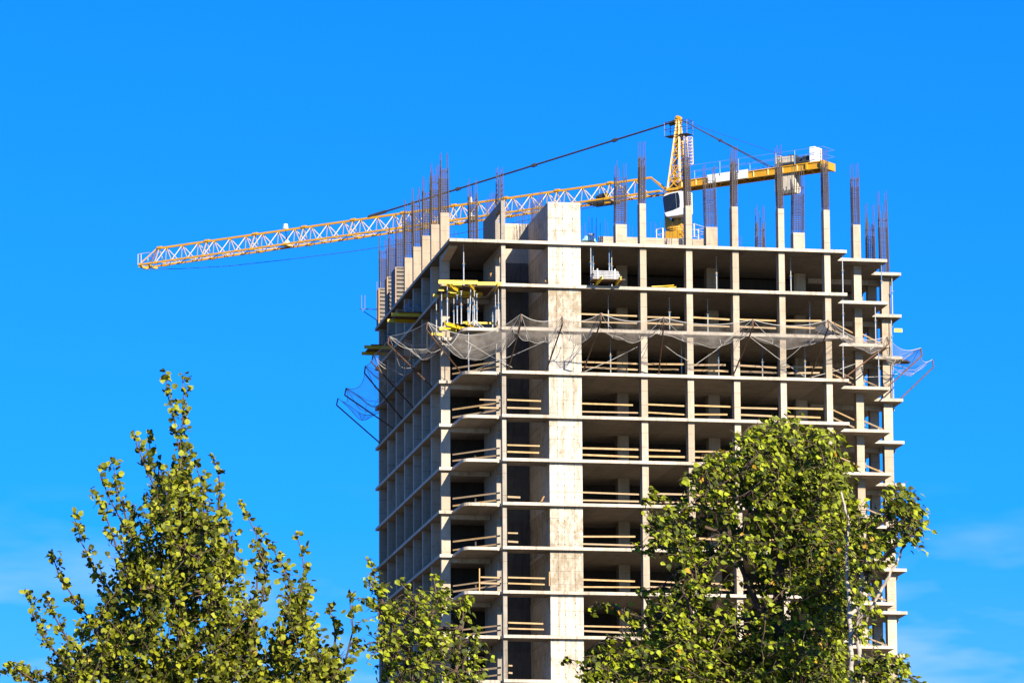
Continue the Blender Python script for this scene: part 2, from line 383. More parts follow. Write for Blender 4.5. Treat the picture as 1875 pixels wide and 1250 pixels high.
# front row
for i, (x0, x1) in enumerate([(13.29, 13.73), (16.52, 16.95), (19.76, 20.19), (23.02, 23.44), (26.25, 26.67)]):
    column(x0, x1, 0.36, 1.16, H + (2.90, 2.84, 2.88, 2.84, 2.86)[i], (4.5, 4.6, 4.45, 4.55, 4.5)[i], sid=i)
column(29.31, 29.84, 4.30, 5.05, H + 2.72, 4.5, sid=7)
column(32.22, 32.86, 8.05, 8.70, H, 6.1, sid=8)
column(31.85, 32.5, 10.5, 11.1, H, 5.7, sid=9)
# second row, standing on the roof as wide stubs
for i, (x0, x1, y0, zt_) in enumerate([(12.86, 13.65, 6.6, H + 2.72), (19.31, 20.12, 6.6, H + 2.72), (25.8, 26.62, 7.6, H + 2.72)]):
    column(x0, x1, y0, y0 + 0.9, zt_, (4.55, 4.6, 5.0)[i], nx=5, sid=20 + i)
column(23.9, 24.55, 10.9, 11.6, H, 5.4, nx=4, sid=24)
# left flank
for i in range(8):
    y0 = 4.86 + 3.98 * i
    if i == 7: y0 = 32.9
    column(0.20, 0.82, y0, y0 + 0.48, H + 2.78 if i < 5 else H + 2.55, 4.4, nx=4, ny=3, sid=40 + i)
column(3.64, 4.3, 13.2, 14.0, H + 2.5, 4.6, nx=4, sid=60)
# wall piers of the stair bay
def wall_storeys(name, poly_fn, mat, ztop=H + 2.8, parent=None):
    m = MB()
    for k in range(-1, NF):
        top = ztop if k < 0 else zt(k) - TH - 0.0025
        bot = (zt(k + 1) + 0.0025) if k + 1 < NF else 0.0
        poly_fn(m, bot, top, k)
    return m.build(name, mat, parent or tower)
def pier(m, b, t, k):
    m.box(3.65, 3.93, 0.36, 0.85, b, t)
    if t - b > 2.2:                                      # opening next to the pier
        m.box(3.652, 3.928, 0.85, 2.65, t - 0.5, t)
        m.box(3.65, 3.93, 2.65, 7.6, b, t)
wall_storeys('stair_wall', pier, M_WALL)
def shear(m, b, t, k):
    m.box(SXS, SXE, 0.36, 0.66, b, t); m.box(SXS, SXS + 0.28, 0.66, 7.9, b, t)
wall_storeys('shear_wall', shear, M_SHEAR)
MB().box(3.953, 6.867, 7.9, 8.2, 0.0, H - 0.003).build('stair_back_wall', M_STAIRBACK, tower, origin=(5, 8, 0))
MB().box(3.93, 6.888, 7.9, 8.2, H + 0.003, H + 2.8).build('stair_back_wall', M_COLUMN, tower, origin=(5, 8, H))
MB().box(12.5, 20.15, 10.8, 11.1, H + 0.003, H + 2.70).build('core_wall', M_COLUMN, tower, origin=(16, 11, H))
wall_storeys('inner_wall', lambda m, b, t, k: m.box(0.9, 26.9, 9.8, 10.1, b, t), M_SHADEWALL, H - 0.3)
wall_storeys('side_wall', lambda m, b, t, k: (m.box(26.9, 32.35, 13.9, 14.15, b, t), m.box(29.12, 29.4, 14.155, 16.9, b, t)), M_WALL, H - 0.3)
wall_storeys('rear_wall', lambda m, b, t, k: m.box(0.9, 27.6, 33.2, 33.5, b, t), M_SHADEWALL, H - 0.3)
wall_storeys('lift_wall', lambda m, b, t, k: m.box(26.6, 26.9, 10.103, 13.9, b, t), M_SHADEWALL, H - 0.3)
# balcony soffit beams and a cantilever beam under the roof corner
for k in range(1, NF):
    MB().box(0.83, 3.6, 4.95, 5.3, zt(k) - TH - 0.28, zt(k) - TH - 0.003).build('edge_beam', M_SLAB, tower, origin=(2.2, 5, zt(k)))
m = MB(); m.add([(0.22, 1.4, H - TH - 0.005), (0.80, 1.4, H - TH - 0.005), (0.80, 1.4, H - TH - 0.12), (0.22, 1.4, H - TH - 0.12),
                 (0.22, 4.85, H - TH - 0.005), (0.80, 4.85, H - TH - 0.005), (0.80, 4.85, H - TH - 0.42), (0.22, 4.85, H - TH - 0.42)],
                [(3, 2, 1, 0), (4, 5, 6, 7), (0, 1, 5, 4), (1, 2, 6, 5), (2, 3, 7, 6), (3, 0, 4, 7)])
m.build('cantilever_beam', M_SLAB, tower)
for k in range(NF):                                          # drop beams at the right flank
    MB().box(27.2, 33.3, 9.2, 9.5, zt(k) - TH - 0.32, zt(k) - TH - 0.003).build('drop_beam', M_SLAB, tower, origin=(30, 9, zt(k)))
# stair landings in the shaft
for k in range(1):
    zz = zt(k) - 1.72
    MB().box(3.94, 6.5, 5.6, 7.88, zz - 0.2, zz).build('stair_landing', M_SHADEWALL, tower, origin=(5, 6, zz))
# starter bars along the tops of the walls
def starters(name, p0, p1, n, h0, h1, sid, w=0.02):
    rs = random.Random(sid); m = MB()
    for i in range(n):
        q = Vector(p0).lerp(Vector(p1), (i + rs.uniform(0.1, 0.9)) / n)
        m.bar(q, q + Vector((rs.uniform(-.03, .03), rs.uniform(-.03, .03), rs.uniform(h0, h1))), w)
    return m.build(name, M_REBAR, tower, origin=p0)
starters('starter_bars', (12.55, 10.95, H + 2.7), (20.1, 10.95, H + 2.7), 26, 0.8, 1.45, 1)
starters('starter_bars', (3.79, 2.0, H + 2.8), (3.79, 7.5, H + 2.8), 22, 0.9, 1.6, 2)
starters('starter_bars', (3.9, 8.05, H + 2.8), (6.6, 8.05, H + 2.8), 10, 0.9, 1.5, 3)
starters('starter_bars', (7.03, 3.0, H + 2.8), (7.03, 7.5, H + 2.8), 22, 0.9, 1.6, 4)
starters('starter_bars', (9.6, 11.0, H), (12.4, 11.0, H), 20, 3.0, 4.4, 5, 0.028)
starters('starter_bars', (7.2, 14.0, H), (11.5, 14.0, H), 40, 5.0, 6.4, 6, 0.018)
starters('starter_bars', (22.3, 10.9, H), (22.9, 10.9, H), 4, 2.9, 3.3, 8)
starters('starter_bars', (1.8, 14.0, H), (2.9, 14.0, H), 4, 3.4, 4.0, 9, 0.028)
rebar_cage(3.55, 4.0, 1.2, 2.0, H + 2.8, 2.6, tower, 3, 2, 61, 0.3, 'rebar_cage')

# timber guard rails nailed across the open bays
rs = random.Random(5)
def rail(segs, k):
    g = None
    e = bpy.data.objects.new('guard_rail', None); COL.objects.link(e); e.parent = tower
    o0 = Vector(segs[0][0]); e.location = o0 - WL[tower.name]; WL[e.name] = o0; e.empty_display_size = 0.2
    for a, b in segs:
        mm = MB(); mm.bar(a, b, 0.045, rs.uniform(0.095, 0.13))
        mm.build('board', M_RAIL, e, origin=(Vector(a) + Vector(b)) / 2)
bays = [(9.17, 13.28), (13.75, 16.52), (16.96, 19.75), (20.2, 23.0), (23.45, 26.24)]
hts = {2: (0.62, 1.12), 3: (0.48, 0.86), 4: (0.44, 0.98), 5: (0.42, 0.88), 6: (0.34, 0.84), 7: (0.30, 0.88), 8: (0.46, 0.86), 9: (0.40, 0.80), 10: (0.42, 0.90)}
for k in range(2, 11):
    for i, (x0, x1) in enumerate(bays):
        if k == 10 and i > 1: continue
        if (k, i) in ((6, 4),): continue
        segs = []
        for h in hts[k]:
            y = 0.92; s0 = rs.uniform(-0.05, 0.05); s1 = rs.uniform(-0.06, 0.06)
            xe = x1 - (rs.uniform(0.25, 0.5) if rs.random() < 0.3 else 0.0)
            segs.append(((x0, y, zt(k) + h + s0 + 0.02), (xe, y + 0.03, zt(k) + h + s1)))
        rail(segs, k)
    # across the stair bay
    ln = {4: 2.45, 5: 2.4, 6: 0.95, 7: 0.8, 8: 2.65, 9: 2.6, 10: 0.35}.get(k)
    if ln:
        rail([((4.02, 0.55, zt(k) + h + 0.08), (3.95 + ln * rs.uniform(0.94, 1.0), 0.55 + 0.02, zt(k) + h + 0.06 + rs.uniform(-.03, .03))) for h in hts[k]][: 1 if k == 6 else 2], k)
    # across the left balcony: from the corner column out to the pier
    if k >= 3:
        rail([((0.95, 4.6, zt(k) + h + rs.uniform(-.03, .03)), (3.6, 1.15, zt(k) + h + rs.uniform(-.08, .05))) for h in hts[k]], k)
    if k in (4, 8):
        rail([((2.2, 0.95, zt(k) + h + 0.12), (3.62, 0.9, zt(k) + h + 0.1)) for h in hts[k]], k)
    # stepped right flank
    if k != 2 or True:
        rail([((26.7, 0.95, zt(k) + h + 0.04), (29.27, 4.75, zt(k) + h - 0.02)) for h in hts[k]], k)
        rail([((29.86, 4.9, zt(k) + h), (32.2, 8.3, zt(k) + h + rs.uniform(-.08, .02))) for h in hts[k]], k)

# ------------------------------------------------------------------ tower crane
CY = 17.0
def on(x, y): return at(x, y, Y=CY)
piv = on(1240, 349); ZB = piv.z
tipb = at(257, 488, Z=ZB)
J = Vector((tipb.x - piv.x, tipb.y - piv.y, 0)); JL = J.length - 0.35; J.normalize()
Nn = Vector((J.y, -J.x, 0))
if Nn.y > 0: Nn = -Nn                                         # towards the viewer
ZV = Vector((0, 0, 1))
def cr(j, n, z): return piv + J * j + Nn * n + ZV * z
crane = thing('tower_crane', 'yellow tower crane with white cab and long lattice jib rising behind the concrete tower', 'crane', (piv.x, piv.y, 0))
# jib: triangular lattice
jib = MB(); jd = MB()
JH, JW = 1.22, 0.62
np_ = 30; j0 = 1.05; j1 = JL
pan = (j1 - 1.6 - j0) / np_
for s in (-1, 1):
    jib.bar(cr(j0, s * JW, 0), cr(j1, s * JW, 0), 0.13)
jib.bar(cr(j0 + pan * 0.75, 0, JH), cr(j1 - 1.25, 0, JH), 0.15)
for s in (-1, 1):
    jib.bar(cr(j0 - 0.2, s * 0.35, 0.12), cr(j0 + pan * 0.75, 0, JH), 0.11)
    jib.bar(cr(j1, s * JW, 0), cr(j1 - 1.25, 0, JH), 0.08)
for i in range(np_):
    a = j0 + pan * i; b = a + pan; mjd = (a + b) / 2 + pan * 0.12
    for s in (-1, 1):
        if i > 0: jd.bar(cr(a, s * JW, 0), cr(mjd, 0, JH), 0.052)
        if i > 0: jd.bar(cr(b, s * JW, 0), cr(mjd, 0, JH), 0.052)
    jd.bar(cr(a, -JW, 0), cr(a, JW, 0), 0.06)
    jd.bar(cr(a, -JW * (1 if i % 2 else -1), 0), cr(b, JW * (1 if i % 2 else -1), 0), 0.05)
    if i % 3 == 2:
        jib.bar(cr(b - 0.12, 0, JH + 0.06), cr(b + 0.28, 0, JH + 0.06), 0.26, 0.16)
        for s in (-1, 1): jd.bar(cr(b + 0.1, s * JW, 0), cr(b + 0.12, 0, JH), 0.06)
        jib.bar(cr(b - 0.15, -JW, -0.02), cr(b + 0.2, -JW, -0.02), 0.2, 0.17); jib.bar(cr(b - 0.15, JW, -0.02), cr(b + 0.2, JW, -0.02), 0.2, 0.17)
jb = jib.build('jib', M_CRANE, crane, origin=cr(0, 0, 0))
jd.build('lattice_bracing', M_CRANEPALE, jb, origin=cr(0, 0, 0))
m = MB()                                                      # end frame and rope sheave at the tip
m.bar(cr(j1, -JW, -0.1), cr(j1, JW, -0.1), 0.14, 0.2); m.bar(cr(j1 - 0.8, -JW, -0.15), cr(j1 - 0.8, JW, -0.15), 0.12, 0.2)
for s in (-1, 1):
    m.bar(cr(j1 - 0.2, s * JW, 0), cr(j1 - 0.2, s * JW, 0.85), 0.04); m.bar(cr(j1 + 0.1, s * JW, 0), cr(j1 + 0.1, s * JW, 0.85), 0.04)
    m.bar(cr(j1 - 1.0, s * JW, 0.85), cr(j1 + 0.1, s * JW, 0.85), 0.035)
m.build('jib_end_frame', M_CRANEPALE, jb, origin=cr(j1, 0, 0))
def lamp(j, name='jib_lamp'):
    q = MB(); q.tube([cr(j, -0.1, JH + 0.12), cr(j, -0.1, JH + 0.5)], 0.22, 8, 0.16); q.tube([cr(j, -0.3, 0.06), cr(j, -0.3, 0.5)], 0.40, 8, 0.12)
    o = q.build(name, M_WHITE, crane, origin=cr(j, 0, 0.6), smooth=False)
    MB().bar(cr(j, -0.1, JH), cr(j, -0.3, 0.4), 0.05).build('lamp_bracket', M_BLACK, o, origin=cr(j, 0, 0.8))
lampq = at(551, 430, Z=ZB + JH); lamp((lampq - piv).dot(J)); lampq = at(862, 374, Z=ZB + JH); lamp((lampq - piv).dot(J))
tj = (at(1086, 362, Z=ZB) - piv).dot(J)
m = MB(); m.box(-0.1, 0.1, -0.1, 0.1, -0.1, 0.1); m.v = []; m.f = []
m.tube([cr(tj - 0.45, 0.1, 0.34), cr(tj + 0.25, 0.1, 0.34)], 0.21, 10); m.tube([cr(tj + .3, .1, .3), cr(tj + .55, .1, .3)], 0.15, 10)
for s in (-1, 1): m.bar(cr(tj - 1.0, s * JW, -0.16), cr(tj + 1.0, s * JW, -0.16), 0.1, 0.14)
for q in (-0.9, 0.9): m.bar(cr(tj + q, -JW, -0.2), cr(tj + q, JW, -0.2), 0.09)
m.build('trolley', M_BLACK, crane, origin=cr(tj, 0, 0))
m = MB()                                                      # hoist rope hanging slack below the jib
pts = [at(x, y, Z=ZB - 0.45 - dz) for x, y, dz in ((262, 493, 0), (330, 492, .1), (420, 487, .3), (520, 476, .5), (640, 461, .6), (760, 443, .6), (880, 420, .5), (1000, 396, .3), (1120, 372, .1), (1210, 353, 0))]
m.tube(pts, 0.022, 5); m.build('hoist_rope', M_CABLE, crane, origin=pts[0])
# tower head
AP = on(1244.5, 221); AH = AP.z - piv.z; ax = (AP - piv).dot(J)
hd = MB(); hb = MB()
BW = 0.53
def leg(sj, sn, f): return cr(sj * BW * (1 - f) + ax * f + sj * 0.09 * f, sn * BW * (1 - f) + sn * 0.09 * f, AH * f - 0.02)
for sj in (-1, 1):
    for sn in (-1, 1): hd.bar(leg(sj, sn, 0), leg(sj, sn, 1), 0.125)
fr = [0.0, 0.17, 0.34, 0.5, 0.64, 0.77, 0.88, 0.97]
for i in range(len(fr) - 1):
    f0, f1 = fr[i], fr[i + 1]
    for (a, b) in (((-1, -1), (1, -1)), ((1, -1), (1, 1)), ((1, 1), (-1, 1)), ((-1, 1), (-1, -1))):
        hb.bar(leg(*a, f0), leg(*b, f1), 0.075); hb.bar(leg(*a, f1), leg(*b, f1), 0.06)
        if i < 2: hb.bar(leg(*b, f0), leg(*a, f1), 0.06)
hd.bar(cr(ax - 0.22, 0, AH + 0.0), cr(ax + 0.22, 0, AH + 0.0), 0.28, 0.42); hd.tube([cr(ax, -0.2, AH + 0.2), cr(ax, 0.2, AH + 0.2)], 0.12, 10)
for z in (0.0, -0.28):
    for a, b in (((-1, -1), (1, -1)), ((1, -1), (1, 1)), ((1, 1), (-1, 1)), ((-1, 1), (-1, -1))):
        hd.bar(cr(a[0] * 0.58, a[1] * 0.58, z), cr(b[0] * 0.58, b[1] * 0.58, z), 0.16)
hd.bar(cr(0.3, 0.1, 0.5), cr(0.05 + ax * .5, 0, AH * 0.55), 0.12)
th = hd.build('tower_head', M_CRANE, crane, origin=cr(0, 0, 0)); hb.build('head_bracing', M_CRANE, th, origin=cr(0, 0, 0))
m = MB(); m.tube([cr(0.1, -0.3, 0.28), cr(0.1, 0.4, 0.28)], 0.3, 10); m.build('slewing_motor', M_BLACK, crane, origin=cr(0.1, 0, 0.28))
m = MB()                                                      # mast-top platform and caged ladder
for (dj, dn) in ((0.95, 0.4), (0.95, -0.4), (-0.95, 0.4), (-0.95, -0.4)):
    m.bar(cr(ax + dj, dn, AH - 1.15), cr(ax + dj, dn, AH - 0.12), 0.04)
for z in (-1.15, -0.65, -0.12):
    for s in (-1, 1):
        m.bar(cr(ax + 0.95, s * 0.4, AH + z), cr(ax - 0.95, s * 0.4, AH + z), 0.035); m.bar(cr(ax + s * 0.95, -0.4, AH + z), cr(ax + s * 0.95, 0.4, AH + z), 0.035)
m.box(0, 0, 0, 0, 0, 0); m.v = m.v[:-8]; m.f = m.f[:-6]
m.bar(cr(ax + 0.95, 0, AH - 1.15), cr(ax + 0.25, 0, AH - 1.15), 0.8, 0.05); m.bar(cr(ax - 0.95, 0, AH - 1.15), cr(ax - 0.25, 0, AH - 1.15), 0.8, 0.05)
m.build('top_platform', M_BLACK, crane, origin=cr(ax, 0, AH - 1))
m = MB()
la, lb = cr(-1.0, 0.3, 0.3), cr(ax - 0.62, 0.1, AH - 1.3)
for s in (-0.18, 0.18): m.bar(la + Nn * s, lb + Nn * s, 0.045)
for i in range(26):
    q = la.lerp(lb, i / 25); m.bar(q - Nn * 0.18, q + Nn * 0.18, 0.03)
for i in range(9):
    q = la.lerp(lb, 0.40 + i * 0.07)
    pts = [q + Nn * 0.2, q - J * 0.35 + Nn * 0.28, q - J * 0.6, q - J * 0.35 - Nn * 0.28, q - Nn * 0.2]
    for a, b in zip(pts, pts[1:]): m.bar(a, b, 0.035)
for off in (J * -0.35 + Nn * 0.28, J * -0.6, J * -0.35 - Nn * 0.28): m.bar(la.lerp(lb, 0.40) + off, la.lerp(lb, 0.96) + off, 0.035)
m.build('caged_ladder', M_CRANEPALE, crane, origin=la)
# pendants
m = MB(); e = at(687, 401, Z=ZB + JH + 0.1); a = cr(ax + 0.3, 0, AH - 0.05)
e = cr((e - piv).dot(J), 0, JH + 0.12)
for s in (-0.06, 0.06): m.tube([a + Nn * s, e + Nn * s], 0.05, 6)
for q in (0.19, 0.45, 0.70): m.tube([a.lerp(e, q - 0.006), a.lerp(e, q + 0.006)], 0.15, 8)
m.tube([a.lerp(e, 0.94), e], 0.13, 8); m.tube([cr(ax + 0.15, -0.2, AH - 0.02), cr(ax + 0.85, -0.2, AH - 0.12)], 0.2, 8)
m.build('pendant_bar', M_CABLE, crane, origin=a)
# counter jib
KL = -(at(1528, 301, Z=ZB + 0.3) - piv).dot(J) - 0.52
m = MB()
for s in (-1, 1):
    m.bar(cr(-0.6, s * 0.62, 0.48), cr(-KL, s * 0.62, 0.48), 0.2, 0.07); m.bar(cr(-0.6, s * 0.62, 0.02), cr(-KL, s * 0.62, 0.02), 0.2, 0.07)
    m.bar(cr(-0.6, s * 0.62, 0.25), cr(-KL, s * 0.62, 0.25), 0.05, 0.46)
m.bar(cr(-KL, -0.9, 0.25), cr(-KL, 0.9, 0.25), 0.2, 0.55); m.bar(cr(-KL + 1.3, -0.8, 0.25), cr(-KL + 1.3, 0.8, 0.25), 0.12, 0.5)
i = 0
q = -0.8
while q > -KL + 1:
    m.bar(cr(q, -0.62, 0.1), cr(q - 1.2, 0.62, 0.1), 0.07); m.bar(cr(q, 0.62, 0.1), cr(q - 1.2, -0.62, 0.1), 0.07); m.bar(cr(q, -0.62, 0.1), cr(q, 0.62, 0.1), 0.09)
    m.bar(cr(q, 0.66, -0.02), cr(q, 0.66, 0.52), 0.08)
    q -= 1.2
cj = m.build('counter_jib', M_CRANE, crane, origin=cr(-5, 0, 0))
MB().bar(cr(-0.8, 0, 0.53), cr(-KL, 0, 0.53), 1.1, 0.03).build('walkway_grating', M_RUST, cj, origin=cr(-5, 0, 0.5))
m = MB(); q0 = (at(1298, 330, Z=ZB + 0.3) - piv).dot(J); q1 = (at(1371, 319, Z=ZB + 0.3) - piv).dot(J)
m.bar(cr(q0, 0.74, 0.33), cr(q1, 0.74, 0.33), 0.04, 0.62); m.build('white_board', M_WHITE, cj, origin=cr(q0, 0.7, 0.3))
m = MB(); q = -1.0; kk = 0
while q > -KL:
    for s in (-1, 1):
        if not (kk % 3 == 1 and s == 1): m.bar(cr(q, s * 0.8, 0.5), cr(q, s * 0.8, 1.5 if kk % 3 != 1 else 1.1), 0.04)
    q -= 1.55; kk += 1
for s in (-1, 1):
    for z in (1.0, 1.5): m.bar(cr(-0.9, s * 0.8, z), cr(-KL - 0.1, s * 0.8, z), 0.03)
for z in (1.0, 1.5): m.bar(cr(-KL - 0.1, -0.8, z), cr(-KL - 0.1, 0.8, z), 0.03)
m.build('handrail', M_BLUEPROP, cj, origin=cr(-5, 0, 1))
w0 = -(at(1424, 330, Z=ZB - 0.3) - piv).dot(J)
m = MB()
for dj in (0, -0.52, -1.04):
    m.extrude([cr(-w0 + dj, -0.50, 1.35 - 0.1 * (dj < 0)), cr(-w0 + dj, 0.50, 1.35 - 0.1 * (dj < 0)), cr(-w0 + dj, 0.50, -1.2), cr(-w0 + dj, 0.3, -1.42), cr(-w0 + dj, -0.3, -1.42), cr(-w0 + dj, -0.50, -1.2)], -J * 0.50)
for dj in (-0.25, -0.8, -1.3):
    for z in (-0.35,): m.tube([cr(-w0 + dj, 0.48, z), cr(-w0 + dj, 0.53, z)], 0.05, 8)
m.build('counterweight', M_CWT, crane, origin=cr(-w0, 0, 0), bevel=0.02)
m = MB(); m.bar(cr(-KL + 3.4, 0.1, 0.62), cr(-KL + 1.2, 0.1, 0.62), 1.3, 0.12)
m.tube([cr(-KL + 2.6, -0.45, 1.0), cr(-KL + 2.6, 0.45, 1.0)], 0.33, 12); m.bar(cr(-KL + 2.0, -0.1, 0.95), cr(-KL + 1.5, -0.1, 0.95), 0.5, 0.5); m.bar(cr(-KL + 3.1, 0.2, 1.2), cr(-KL + 2.6, 0.2, 1.15), 0.3, 0.35)
m.build('winch', M_BLACK, crane, origin=cr(-KL + 2.5, 0, 0.6))
m = MB(); m.bar(cr(-KL + 1.25, -0.1, 1.14), cr(-KL + 0.80, -0.1, 1.14), 1.05, 1.12); m.build('switch_cabinet', M_WHITE, crane, origin=cr(-KL + 1, 0, 0.6), bevel=0.03)
m = MB(); b2 = cr(-w0 + 0.35, 0, 0.6); a2 = cr(ax - 0.3, 0, AH - 0.05)
for s in (-1, 1): m.tube([a2 + Nn * 0.1 * s, b2 + Nn * 0.62 * s], 0.036, 6)
m.tube([a2.lerp(b2, 0.41), a2.lerp(b2, 0.425)], 0.13, 8)
m.tube([a2, cr(-KL + 3.3, 0.3, 1.3)], 0.016, 5)
m.build('rear_pendant', M_CABLE, crane, origin=a2)
# cab: profile in the plane that faces the viewer, extruded back
CP = cr(0, 1.5, 0)
def oncab(x, y, off=0.0):
    d = FWD * FPX + RGT * (x - PW / 2) - UP * (y - PH / 2); return CAM + d * ((CP + Nn * off - CAM).dot(Nn) / d.dot(Nn))
prof = [(1257.5, 349.5), (1240, 350), (1220, 354.5), (1214.5, 357.5), (1212.6, 363), (1214, 375), (1216.2, 390), (1218.5, 396.5), (1222, 397.3), (1240, 394.8), (1256, 391.8), (1258.5, 388)]
m = MB(); m.extrude([oncab(*p) for p in prof], -Nn * 0.8); cb = m.build('cab', M_WHITE, crane, origin=oncab(1235, 372), bevel=0.06)
win = [(1241.5, 352.0), (1227, 354.8), (1214.3, 360), (1213.9, 366), (1215.3, 378), (1217.6, 389), (1232, 385), (1244.4, 379.5), (1244.8, 369), (1243.6, 358)]
m = MB(); m.extrude([oncab(x, y, 0.012) for x, y in win], -Nn * 0.01); wp = m.build('cab_window', M_GLASS, cb, origin=oncab(1230, 370))
m = MB(); jf = (oncab(1213, 375) - piv).dot(J); m.extrude([cr(jf + 0.03, 1.38, -0.45), cr(jf + 0.03, 0.15, -0.45), cr(jf - 0.06, 0.15, -1.5), cr(jf - 0.06, 1.38, -1.5)], J * 0.012)
m.build('cab_window', M_GLASS, cb, origin=cr(jf, 0.7, -1))
m = MB()
for p, q in (((1237, 354), (1239, 382)),): m.bar(oncab(*p, 0.02), oncab(*q, 0.02), 0.02)
m.bar(oncab(1220, 388, 0.02), oncab(1238, 360, 0.02), 0.012); m.build('window_bar', M_BLACK, wp, origin=oncab(1237, 360))
# turntable and mast
m = MB()
zq = lambda y: on(1240, y).z - ZB
z0, z1, z2, z3 = zq(352), zq(393), zq(418), zq(422)
BWm = 0.62
for sj in (-1, 1):
    for sn in (-1, 1):
        m.bar(cr(sj * BWm, sn * BWm, -0.3), cr(sj * BWm, sn * BWm, z1), 0.16)
for sn in (1,):
    f = sn * 0.66
    m.extrude([cr(-BWm - 0.08, f, z1), cr(-BWm - 0.08, f, z2), cr(BWm + 0.08, f, z2), cr(BWm + 0.08, f, z1), cr(BWm - 0.1, f, z1), cr(0.0, f, z2 + 0.35), cr(-BWm + 0.1, f, z1)], -Nn * 0.06 * sn)
    m.bar(cr(-BWm, f, z1), cr(BWm, f, z1), 0.1, 0.12)
for sj in (-1, 1): m.bar(cr(sj * 0.66, -0.6, (z1 + z2) / 2 - 0.2), cr(sj * 0.66, 0.6, (z1 + z2) / 2 - 0.2), 0.06, 0.8)
m.tube([cr(0, 0, z2), cr(0, 0, z2 - 0.14)], 0.86, 20); m.tube([cr(0, 0, z2 - 0.14), cr(0, 0, z2 - 0.26)], 0.78, 20)
zb_ = z2 - 0.26
m.bar(cr(-0.68, 0, zb_ - 0.38), cr(0.68, 0, zb_ - 0.38), 1.36, 0.74)
tt = m.build('turntable', M_CRANE, crane, origin=cr(0, 0, z2), bevel=0.01)
MB().bar(cr(-0.3, -0.2, (z1 + z2) / 2 - 0.1), cr(0.45, -0.2, (z1 + z2) / 2 - 0.1), 0.6, abs(z1 - z2) * 0.75).build('slewing_gear', M_BLACK, tt, origin=cr(0, 0, z1))
m = MB()
for s in (-1, 1):
    for j in (1.25, -1.95): m.bar(cr(j, s * 0.9, zb_ - 0.75), cr(j, s * 0.9, zb_ + 0.2), 0.045)
    m.bar(cr(0.7, s * 0.9, zb_ - 0.75), cr(0.7, s * 0.9, zb_ + 0.2), 0.045); m.bar(cr(-1.2, s * 0.9, zb_ - 0.75), cr(-1.2, s * 0.9, zb_ + 0.2), 0.045)
    for z in (0.2, -0.2, -0.72): m.bar(cr(1.25, s * 0.9, zb_ + z), cr(0.7, s * 0.9, zb_ + z), 0.045); m.bar(cr(-0.9, s * 0.9, zb_ + z), cr(-1.95, s * 0.9, zb_ + z), 0.045)
for j in (1.25, -1.95):
    for z in (0.2, -0.2, -0.72): m.bar(cr(j, -0.9, zb_ + z), cr(j, 0.9, zb_ + z), 0.045)
m.bar(cr(0.7, -0.9, zb_ - 0.74), cr(-1.2, -0.9, zb_ - 0.74), 0.06); m.bar(cr(0.7, 0.9, zb_ - 0.74), cr(-1.2, 0.9, zb_ - 0.74), 0.06)
m.build('mast_platform', M_GALV, crane, origin=cr(0, 0, zb_))
m = MB(); zz = zb_ - 0.75; zg = -ZB
for sj in (-1, 1):
    for sn in (-1, 1): m.bar(cr(sj * 0.62, sn * 0.62, zz), cr(sj * 0.62, sn * 0.62, zg), 0.16)
z = zz; kk = 0
while z > zg + 1.2:
    for a, b in (((-1, -1), (1, -1)), ((1, -1), (1, 1)), ((1, 1), (-1, 1)), ((-1, 1), (-1, -1))):
        m.bar(cr(a[0] * 0.62, a[1] * 0.62, z), cr(b[0] * 0.62, b[1] * 0.62, z - 1.2), 0.08); m.bar(cr(a[0] * 0.62, a[1] * 0.62, z), cr(b[0] * 0.62, b[1] * 0.62, z), 0.07)
    z -= 1.2
m.build('mast', M_CRANE, crane, origin=cr(0, 0, zg))

# ------------------------------------------------------------------ safety nets and their poles
rs = random.Random(21)
ZP = zt(3)
FRONT = [((932, 676), (954, 575)), ((1004, 676), (1029, 580)), ((1069, 680), (1100, 573)), ((1207, 684), (1215, 581)),
         ((1344, 687), (1378, 585)), ((1484, 691.6), (1516, 585.5)), ((1546, 692), (1624, 616)), ((1617, 705), (1686, 637)), ((1639, 727.6), (1707, 658))]
LEFT = [((696, 808), (619, 728.7)), ((721, 783), (634, 710)), ((737, 749), (669, 670)), ((757, 713), (683, 650)), ((792, 692), (713, 615.7))]
ZTIP = zt(2) + 0.05
def pole(base, tip, label, elbow=None):
    t = thing('net_pole', label, 'pole', base, 'rusty poles that hold out the safety nets')
    d = (tip - base); out = Vector((d.x, d.y, 0)).normalized()
    el = tip - Vector((0, 0, 0.52)) + out * 0.12
    MB().tube([base, base.lerp(el, 0.5), el], 0.052, 7).build('pole_tube', M_RUST, t, origin=base)
    MB().tube([el, tip], 0.048, 7).build('pole_hook', M_RUST, t, origin=el)
    MB().box(base.x - 0.12, base.x + 0.12, base.y - 0.12, base.y + 0.12, ZP + 0.003, ZP + 0.05).build('foot_plate', M_RUST, t, origin=base)
    return tip
tips = []
LL = ['rusty net pole lowest at the far back of the shaded left face', 'rusty net pole second from the back on the left face',
      'rusty net pole in the middle of the shaded left face, below the platforms', 'rusty net pole starting right under the lower yellow platform beams', 'rusty net pole on the left face nearest the corner column']
for (b, tp), lb in zip(LEFT, LL):
    q = at(*b, X=0.06); base = Vector((0.06, q.y, ZP + 0.02)); tip = at(*tp, X=-3.15)
    tip.z = min(tip.z, ZTIP + 0.6); pole(base, tip, lb); tips.append(tip)
base = Vector((1.15, 1.9, ZP + 0.02)); tipc = at(783, 590, Z=ZTIP); pole(base, tipc, 'rusty net pole leaning out to the left from the rounded balcony corner'); tips.append(tipc)
